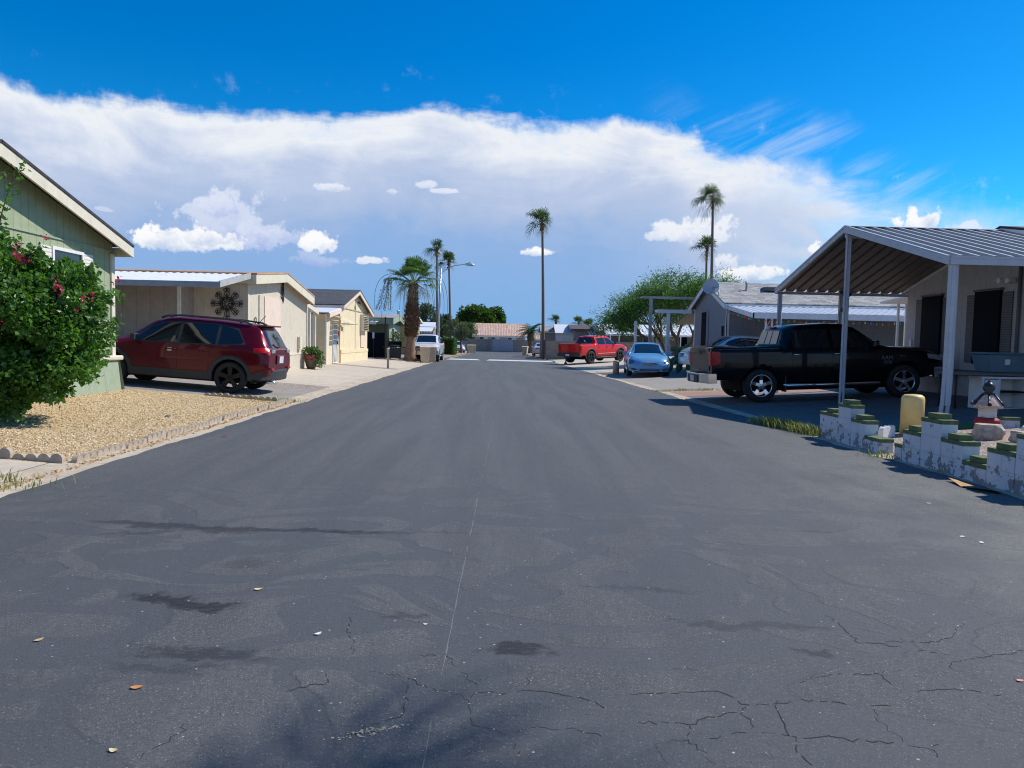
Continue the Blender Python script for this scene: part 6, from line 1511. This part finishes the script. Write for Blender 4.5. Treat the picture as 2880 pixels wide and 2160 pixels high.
def lantern():
    x, y = 7.80, 10.95; z = GL(x)+.02; t = thing('stone_lantern', 'weathered pagoda garden lantern painted white, red and black', 'garden lantern', (x, y, z))
    blk = mat('black glaze', (.02, .02, .022), rough=.35, var=.3); red = mat('chipped red', (.33, .02, .03), rough=.7, dirt=.5); wht = mat('chipped white', (.6, .6, .58), rough=.8, fn=_peel); pk = mat('bare clay', (.55, .38, .31), rough=.85, var=.3, scale=12)
    part('base', MB().lathe([(.20, 0), (.21, .06), (.17, .12), (.0, .12)], (x, y, z), 8), blk, t, bevel=.01)
    part('red_tier', MB().lathe([(.16, .12), (.205, .15), (.205, .24), (.15, .28), (.0, .28)], (x, y, z), 8), red, t, bevel=.01)
    part('fire_box', MB().cbox((x, y, z+.38), (.21, .21, .20), rz=.3), wht, t, bevel=.01)
    part('roof', MB().lathe([(.25, .46), (.268, .495), (.215, .555), (.15, .635), (.09, .70), (.0, .70)], (x, y, z), 6), pk, t, bevel=.008)
    h = MB()
    for k in range(6):
        a = 2*PI*k/6; c, s_ = math.cos(a), math.sin(a); h.tube([(x+.10*c, y+.10*s_, z+.69), (x+.19*c, y+.19*s_, z+.585), (x+.25*c, y+.25*s_, z+.515), (x+.275*c, y+.275*s_, z+.525)], [.018, .018, .024, .034], 8)
    part('roof_rib', h, blk, t)
    part('finial', MB().lathe([(.0, .68), (.10, .69), (.11, .71), (.06, .735), (.085, .77), (.10, .81), (.09, .86), (.05, .90), (.02, .92), (.022, .94), (.0, .955)], (x, y, z), 18), blk, t)
lantern()
bpy.data.objects['stone_lantern'].scale = (.88, .88, .88)
def rock(label, x, y, z, s, seed):
    R4 = np.random.default_rng(seed); bm = bmesh.new(); bmesh.ops.create_icosphere(bm, subdivisions=3, radius=1)
    ph = R4.uniform(0, 6, 6)
    for v in bm.verts:
        d = v.co.normalized(); k = 1+.16*math.sin(d.x*4+ph[0])*math.sin(d.y*5+ph[1])+.10*math.sin(d.z*7+ph[2]+d.x*3)+R4.normal()*.02
        v.co = Vector((max(-.75, min(.75, d.x*k))*s[0], max(-.8, min(.8, d.y*k))*s[1], max(-.6, min(.7, d.z*k))*s[2]))
    me = bpy.data.meshes.new('rock'); bm.to_mesh(me); bm.free(); me.materials.append(M['rock'])
    o = bpy.data.objects.new('rock', me); COL.objects.link(o); o.location = (x, y, z+s[2]*.5); o['label'] = label; o['category'] = 'rock'
rock('flat topped pale rock leaning on the foot of the lantern', 7.48, 10.45, GL(7.5), (.25, .2, .19), 61)
rock('long low pale rock in front of the lantern', 7.75, 9.95, GL(7.7), (.30, .2, .14), 62)
rock('small round dark stone lying on the tan gravel bed', -5.35, 11.9, GL(-5.3), (.06, .05, .045), 63)
edge_row([(7.9, 10.3), (8.45, 10.55), (8.6, 10.9)], 'white painted scalloped edging stone beside the lantern', 'white edging round the lantern', SMW, .48)
edge_row([(6.0, 10.75), (6.5, 11.15)], 'white painted scalloped edging stone beside the yellow bollard', 'white edging round the bollard', SMW, .48)
# cardboard, leaves and litter on the road
cb = MB(); V = [(x, y, .02+.03*math.sin(k*1.7)) for k, (x, y) in enumerate([(4.93, 7.25), (5.02, 7.6), (5.16, 7.5), (5.2, 7.15), (5.13, 6.9), (5.02, 7.0)])]
cb.add(V, [(0, 1, 2, 3), (0, 3, 4, 5)]); cb.add(np.array(V)-[0, 0, .004], [(3, 2, 1, 0), (5, 4, 3, 0)])
solo('cardboard', cb, mat('cardboard', (.48, .28, .12), rough=.9), 'crumpled brown cardboard scrap at the foot of the stepped wall', 'litter', (5.05, 7.25, .02))
def leaf(label, x, y, s, col, a, curl=.3, name='fallen_leaf', cat='leaf'):
    mb = MB(); n = 7; V = []; c, q = math.cos(a), math.sin(a)
    for i in range(n):
        u = i/(n-1); w = s*.28*math.sin(PI*u)**.8+.0005; z = .0125+s*curl*.3*(2*u-1)**2
        for sg in (-1, 0, 1): xx, yy = (u-.5)*s, sg*w; V.append((x+xx*c-yy*q, y+xx*q+yy*c, z+abs(sg)*w*.2))
    mb.add(V, [(3*i+j, 3*i+j+1, 3*i+3+j+1, 3*i+3+j) for i in range(n-1) for j in range(2)]); mb.add(np.array(V)-[0, 0, .0015], [(3*i+j+1, 3*i+j, 3*i+3+j, 3*i+3+j+1) for i in range(n-1) for j in range(2)])
    solo(name, mb, mat(name, col, rough=.8, var=.25, scale=60), label, cat, (x, y, .012))
leaf('orange brown dry leaf on the asphalt, bottom left', -1.40, 2.81, .05, (.55, .24, .08), .2)
leaf('small tan curled leaf at the left of the near asphalt', -2.06, 3.25, .045, (.52, .36, .2), 1.0, .5)
leaf('pale yellow leaf scrap beside the dark tyre mark', -1.29, 3.95, .05, (.66, .54, .3), .3, .4)
leaf('pale yellow curl at the bottom left edge', -1.26, 2.37, .035, (.6, .52, .3), -.2, .6)
leaf('white paper scrap left of the paving seam', -.81, 3.35, .04, (.75, .74, .7), .8, .5, 'paper_scrap', 'litter')
leaf('tiny white paper scrap touching the paving seam', -.31, 3.48, .025, (.75, .74, .7), .2, .5, 'paper_scrap', 'litter')
leaf('pink petal on the asphalt at the right edge', 2.3, 2.93, .035, (.7, .3, .3), .2, .3, 'fallen_petal', 'petal')
leaf('magenta petal on the asphalt off the gravel bed', -3.77, 10.1, .09, (.5, .02, .1), .5, .5, 'fallen_petal', 'petal')
for k, (x, y) in enumerate([(4.08, 6.44), (3.62, 5.28), (3.66, 5.12)]): leaf(['white paper scrap nearest the long stepped wall', 'white scrap on the worn patch of asphalt, farther one', 'white scrap on the worn patch of asphalt, nearer one'][k], x, y, .05, (.75, .74, .72), .4*k, .2, 'paper_scrap', 'litter')
def litter():
    R5 = np.random.default_rng(16); mb = MB(); n = 1500; V = []
    y = np.concatenate([R5.uniform(5, 16, 1100), R5.uniform(5, 30, 400)]); x = np.where(np.arange(n) < 1100, -4.36-R5.exponential(.05, n), np.where(R5.random(n) < .5, -4.3-R5.exponential(.12, n), 5.22+R5.exponential(.06, n)))
    C = np.c_[x, y, np.array([GL(a) for a in x])+.014]; D = np.c_[RG.normal(size=(n, 2)), np.full(n, .08)]
    C2 = np.c_[R5.uniform(-7.8, -4.7, 260), R5.uniform(7.9, 15.5, 260), np.zeros(260)]; C2[:, 2] = [GL(a)+.025 for a in C2[:, 0]]; C = np.vstack([C, C2]); D = np.vstack([D, np.c_[RG.normal(size=(260, 2)), np.full(260, .2)]])
    leaves(mb, C, D, .032, .6, .2)
    solo('leaf_litter', mb, leaf_mat('dry litter', (.42, .22, .08), (.60, .42, .2), .2, scale=8), None, None, kind='stuff')
litter()
# bins
def bin_(x, y, rz, label):
    z = max(GL(x), .012); t = thing('wheeled_bin', label, 'rubbish bin', (x, y, z), rz)
    b = MB().add([(-.25, -.27, .05), (.25, -.27, .05), (.25, .24, .05), (-.25, .24, .05), (-.31, -.36, 1.0), (.31, -.36, 1.0), (.31, .34, 1.0), (-.31, .34, 1.0)], [(3, 2, 1, 0), (4, 5, 6, 7), (0, 1, 5, 4), (1, 2, 6, 5), (2, 3, 7, 6), (3, 0, 4, 7)])
    P('bin_body', b, M['bin'], t, bevel=.03); P('rim', MB().box(-.335, -.385, .93, .335, .365, 1.0), M['bin'], t, bevel=.015)
    P('lid', MB().prism([(-.40, 1.002), (.36, 1.002), (.38, 1.05), (.2, 1.09), (-.2, 1.08), (-.41, 1.03)], 'x', -.335, .335), M['bin'], t, bevel=.02)
    h = MB().tube([(-.25, .38, .93), (-.25, .45, .95), (.25, .45, .95), (.25, .38, .93)], .018, 6); P('handle', h, M['bin'], t)
    for sg in (-1, 1): P('wheel', MB().lathe([(.0, sg*-.03), (.12, sg*-.03), (.12, sg*.03), (.0, sg*.03)], (sg*.27, .26, .12), 16, 'x'), M['blackplast'], t)
    em = MB().tube([(.05*math.cos(a), -.345, .78+.05*math.sin(a)) for a in np.linspace(0, 2*PI, 12)], .008, 4).box(-.08, -.335, .68, .08, -.325, .70); P('emblem', em, M['plate'], t)
bin_(-4.45, 46.6, .12, 'tan wheeled bin in front of the white pickup, nearer of two')
bin_(-4.12, 47.9, .1, 'tan wheeled bin behind the nearer one by the white pickup')
bin_(-3.02, 92.6, .2, 'far tan wheeled bin by the silver car, left of its twin')
bin_(-2.62, 94.2, .2, 'far tan wheeled bin by the silver car, right of its twin')
bin_(3.72, 82.5, -.3, 'tan wheeled bin on the right kerb before the end wall')
def lamp():
    x, y = -4.28, 56.; t = thing('street_lamp', 'tall grey street lamp with curved arm over the road', 'street lamp', (x, y, 0))
    part('pole', MB().tube([(x, y, 0), (x, y, 3.5), (x+.1, y, 7.1)], [.10, .085, .06], 10), M['alu'], t)
    part('arm', MB().tube([(x+.1, y, 6.75), (x+.5, y, 7.05), (x+1.1, y, 7.35), (x+1.9, y, 7.48), (x+2.2, y, 7.48)], .035, 8), M['alu'], t)
    part('lamp_head', MB().tube([(x+1.95, y, 7.47), (x+2.15, y, 7.48), (x+2.5, y, 7.46), (x+2.72, y, 7.43)], [.05, .12, .12, .05], 10), M['alu'], t)
    part('sensor', MB().tube([(x+2.3, y, 7.56), (x+2.3, y, 7.66)], .04, 8), M['blackplast'], t)
lamp()
gp = MB().lathe([(.055, 0), (.055, .95), (.065, .95), (.065, 1.0), (.0, 1.02)], (-5.1, 34.8, GL(-5.1)), 12); solo('grey_marker_post', gp, M['alu'], 'short grey metal pipe post standing in the gravel strip left of the road', 'post', (-5.1, 34.8, GL(-5.1)))
g2 = thing('black_gate', 'tall solid black double gate between the cream and dark green houses', 'gate', (-8, 48.2, .25))
part('gate_leaf', MB().box(-8.8, 48.1, .25, -8.05, 48.15, 1.95), M['screen'], g2); part('gate_leaf', MB().box(-8.03, 48.1, .25, -7.3, 48.15, 1.95), M['screen'], g2)
part('gate_post', MB().box(-7.3, 48.08, .2, -7.22, 48.17, 3.0), M['black_iron'], g2); part('gate_sign', MB().box(-8.12, 48.08, 1.55, -7.98, 48.098, 1.95), M['white_paint'], g2)
def grill():
    x, y = -6.55, 47.9; z = GL(x); t = thing('barbecue_grill', 'black lidded gas barbecue left of the shaggy palm trunk', 'barbecue', (x, y, z))
    part('cabinet', MB().box(x-.38, y-.25, z+.12, x+.38, y+.25, z+.8), M['blackplast'], t, bevel=.02); part('lid', MB().prism([(y-.28, z+.86), (y-.28, z+1.02), (y-.15, z+1.2), (y+.1, z+1.24), (y+.28, z+1.1), (y+.28, z+.86)], 'x', x-.42, x+.42), M['screen'], t, bevel=.02)
    part('handle', MB().tube([(x-.3, y-.3, z+.97), (x-.3, y-.34, z+.97), (x+.3, y-.34, z+.97), (x+.3, y-.3, z+.97)], .015, 6), M['alu'], t)
    for sg in (-1, 1): part('side_shelf', MB().box(x+sg*.42, y-.25, z+.80, x+sg*.82, y+.25, z+.86), M['blackplast'], t)
    for sg in (-1, 1): part('wheel', MB().lathe([(.0, -.03), (.1, -.03), (.1, .03), (0, .03)], (x+sg*.33, y, z+.1), 14, 'x'), M['blackplast'], t)
grill()
def bench():
    x0, x1, y = 9.75, 11.2, 14.1; z = GL(10.4); c = thing('white_cabinet', 'low white open cabinet against the warm grey house', 'cabinet', (10.3, y, z)); w = MB()
    w.box(9.9, y, z, 9.94, y+.4, z+.62).box(9.94, y, z, 10.8, y+.4, z+.03).box(9.88, y-.02, z+.62, 10.84, y+.42, z+.66).box(10.25, y, z+.03, 10.28, y+.4, z+.62).box(10.8, y, z, 10.84, y+.4, z+.62).box(9.94, y+.37, z+.03, 10.8, y+.4, z+.62)
    part('frame', w, M['white_paint'], c); part('shelf', MB().box(10.28, y+.01, z+.34, 10.8, y+.37, z+.37), M['screen'], c); part('door', MB().box(9.945, y-.018, z+.05, 10.24, y, z+.6), M['white_paint'], c)
    t = thing('folding_table', 'dark topped table under the blue storage tote', 'table', (10.3, y+.3, z)); part('table_top', MB().box(9.3, y-.05, z+.69, 11.3, y+.6, z+.74), M['shutter_grey'], t)
    for (a, b) in ((9.36, y+.0), (11.2, y+.0), (9.36, y+.52), (11.2, y+.52)): part('leg', MB().tube([(a, b, z), (a, b, z+.69)], .02, 6), M['black_iron'], t)
    tt = thing('storage_tote', 'blue grey plastic storage tote standing on the dark table', 'tote', (10.5, y+.25, z+.74)); q = z+.745
    part('tub', MB().add([(10.08, y+.02, q), (10.9, y+.02, q), (10.9, y+.5, q), (10.08, y+.5, q), (10.0, y-.03, q+.36), (10.98, y-.03, q+.36), (10.98, y+.55, q+.36), (10.0, y+.55, q+.36)], [(3, 2, 1, 0), (4, 5, 6, 7), (0, 1, 5, 4), (1, 2, 6, 5), (2, 3, 7, 6), (3, 0, 4, 7)]), mat('tote plastic', (.10, .17, .22), rough=.5, var=.08), tt, bevel=.02)
    part('lid', MB().box(9.97, y-.06, q+.362, 11.01, y+.58, q+.41), mat('tote lid', (.08, .14, .19), rough=.5), tt, bevel=.015)
    part('sticker', MB().box(10.33, y-.028, q+.16, 10.43, y-.012, q+.27), M['plate'], tt)
bench()
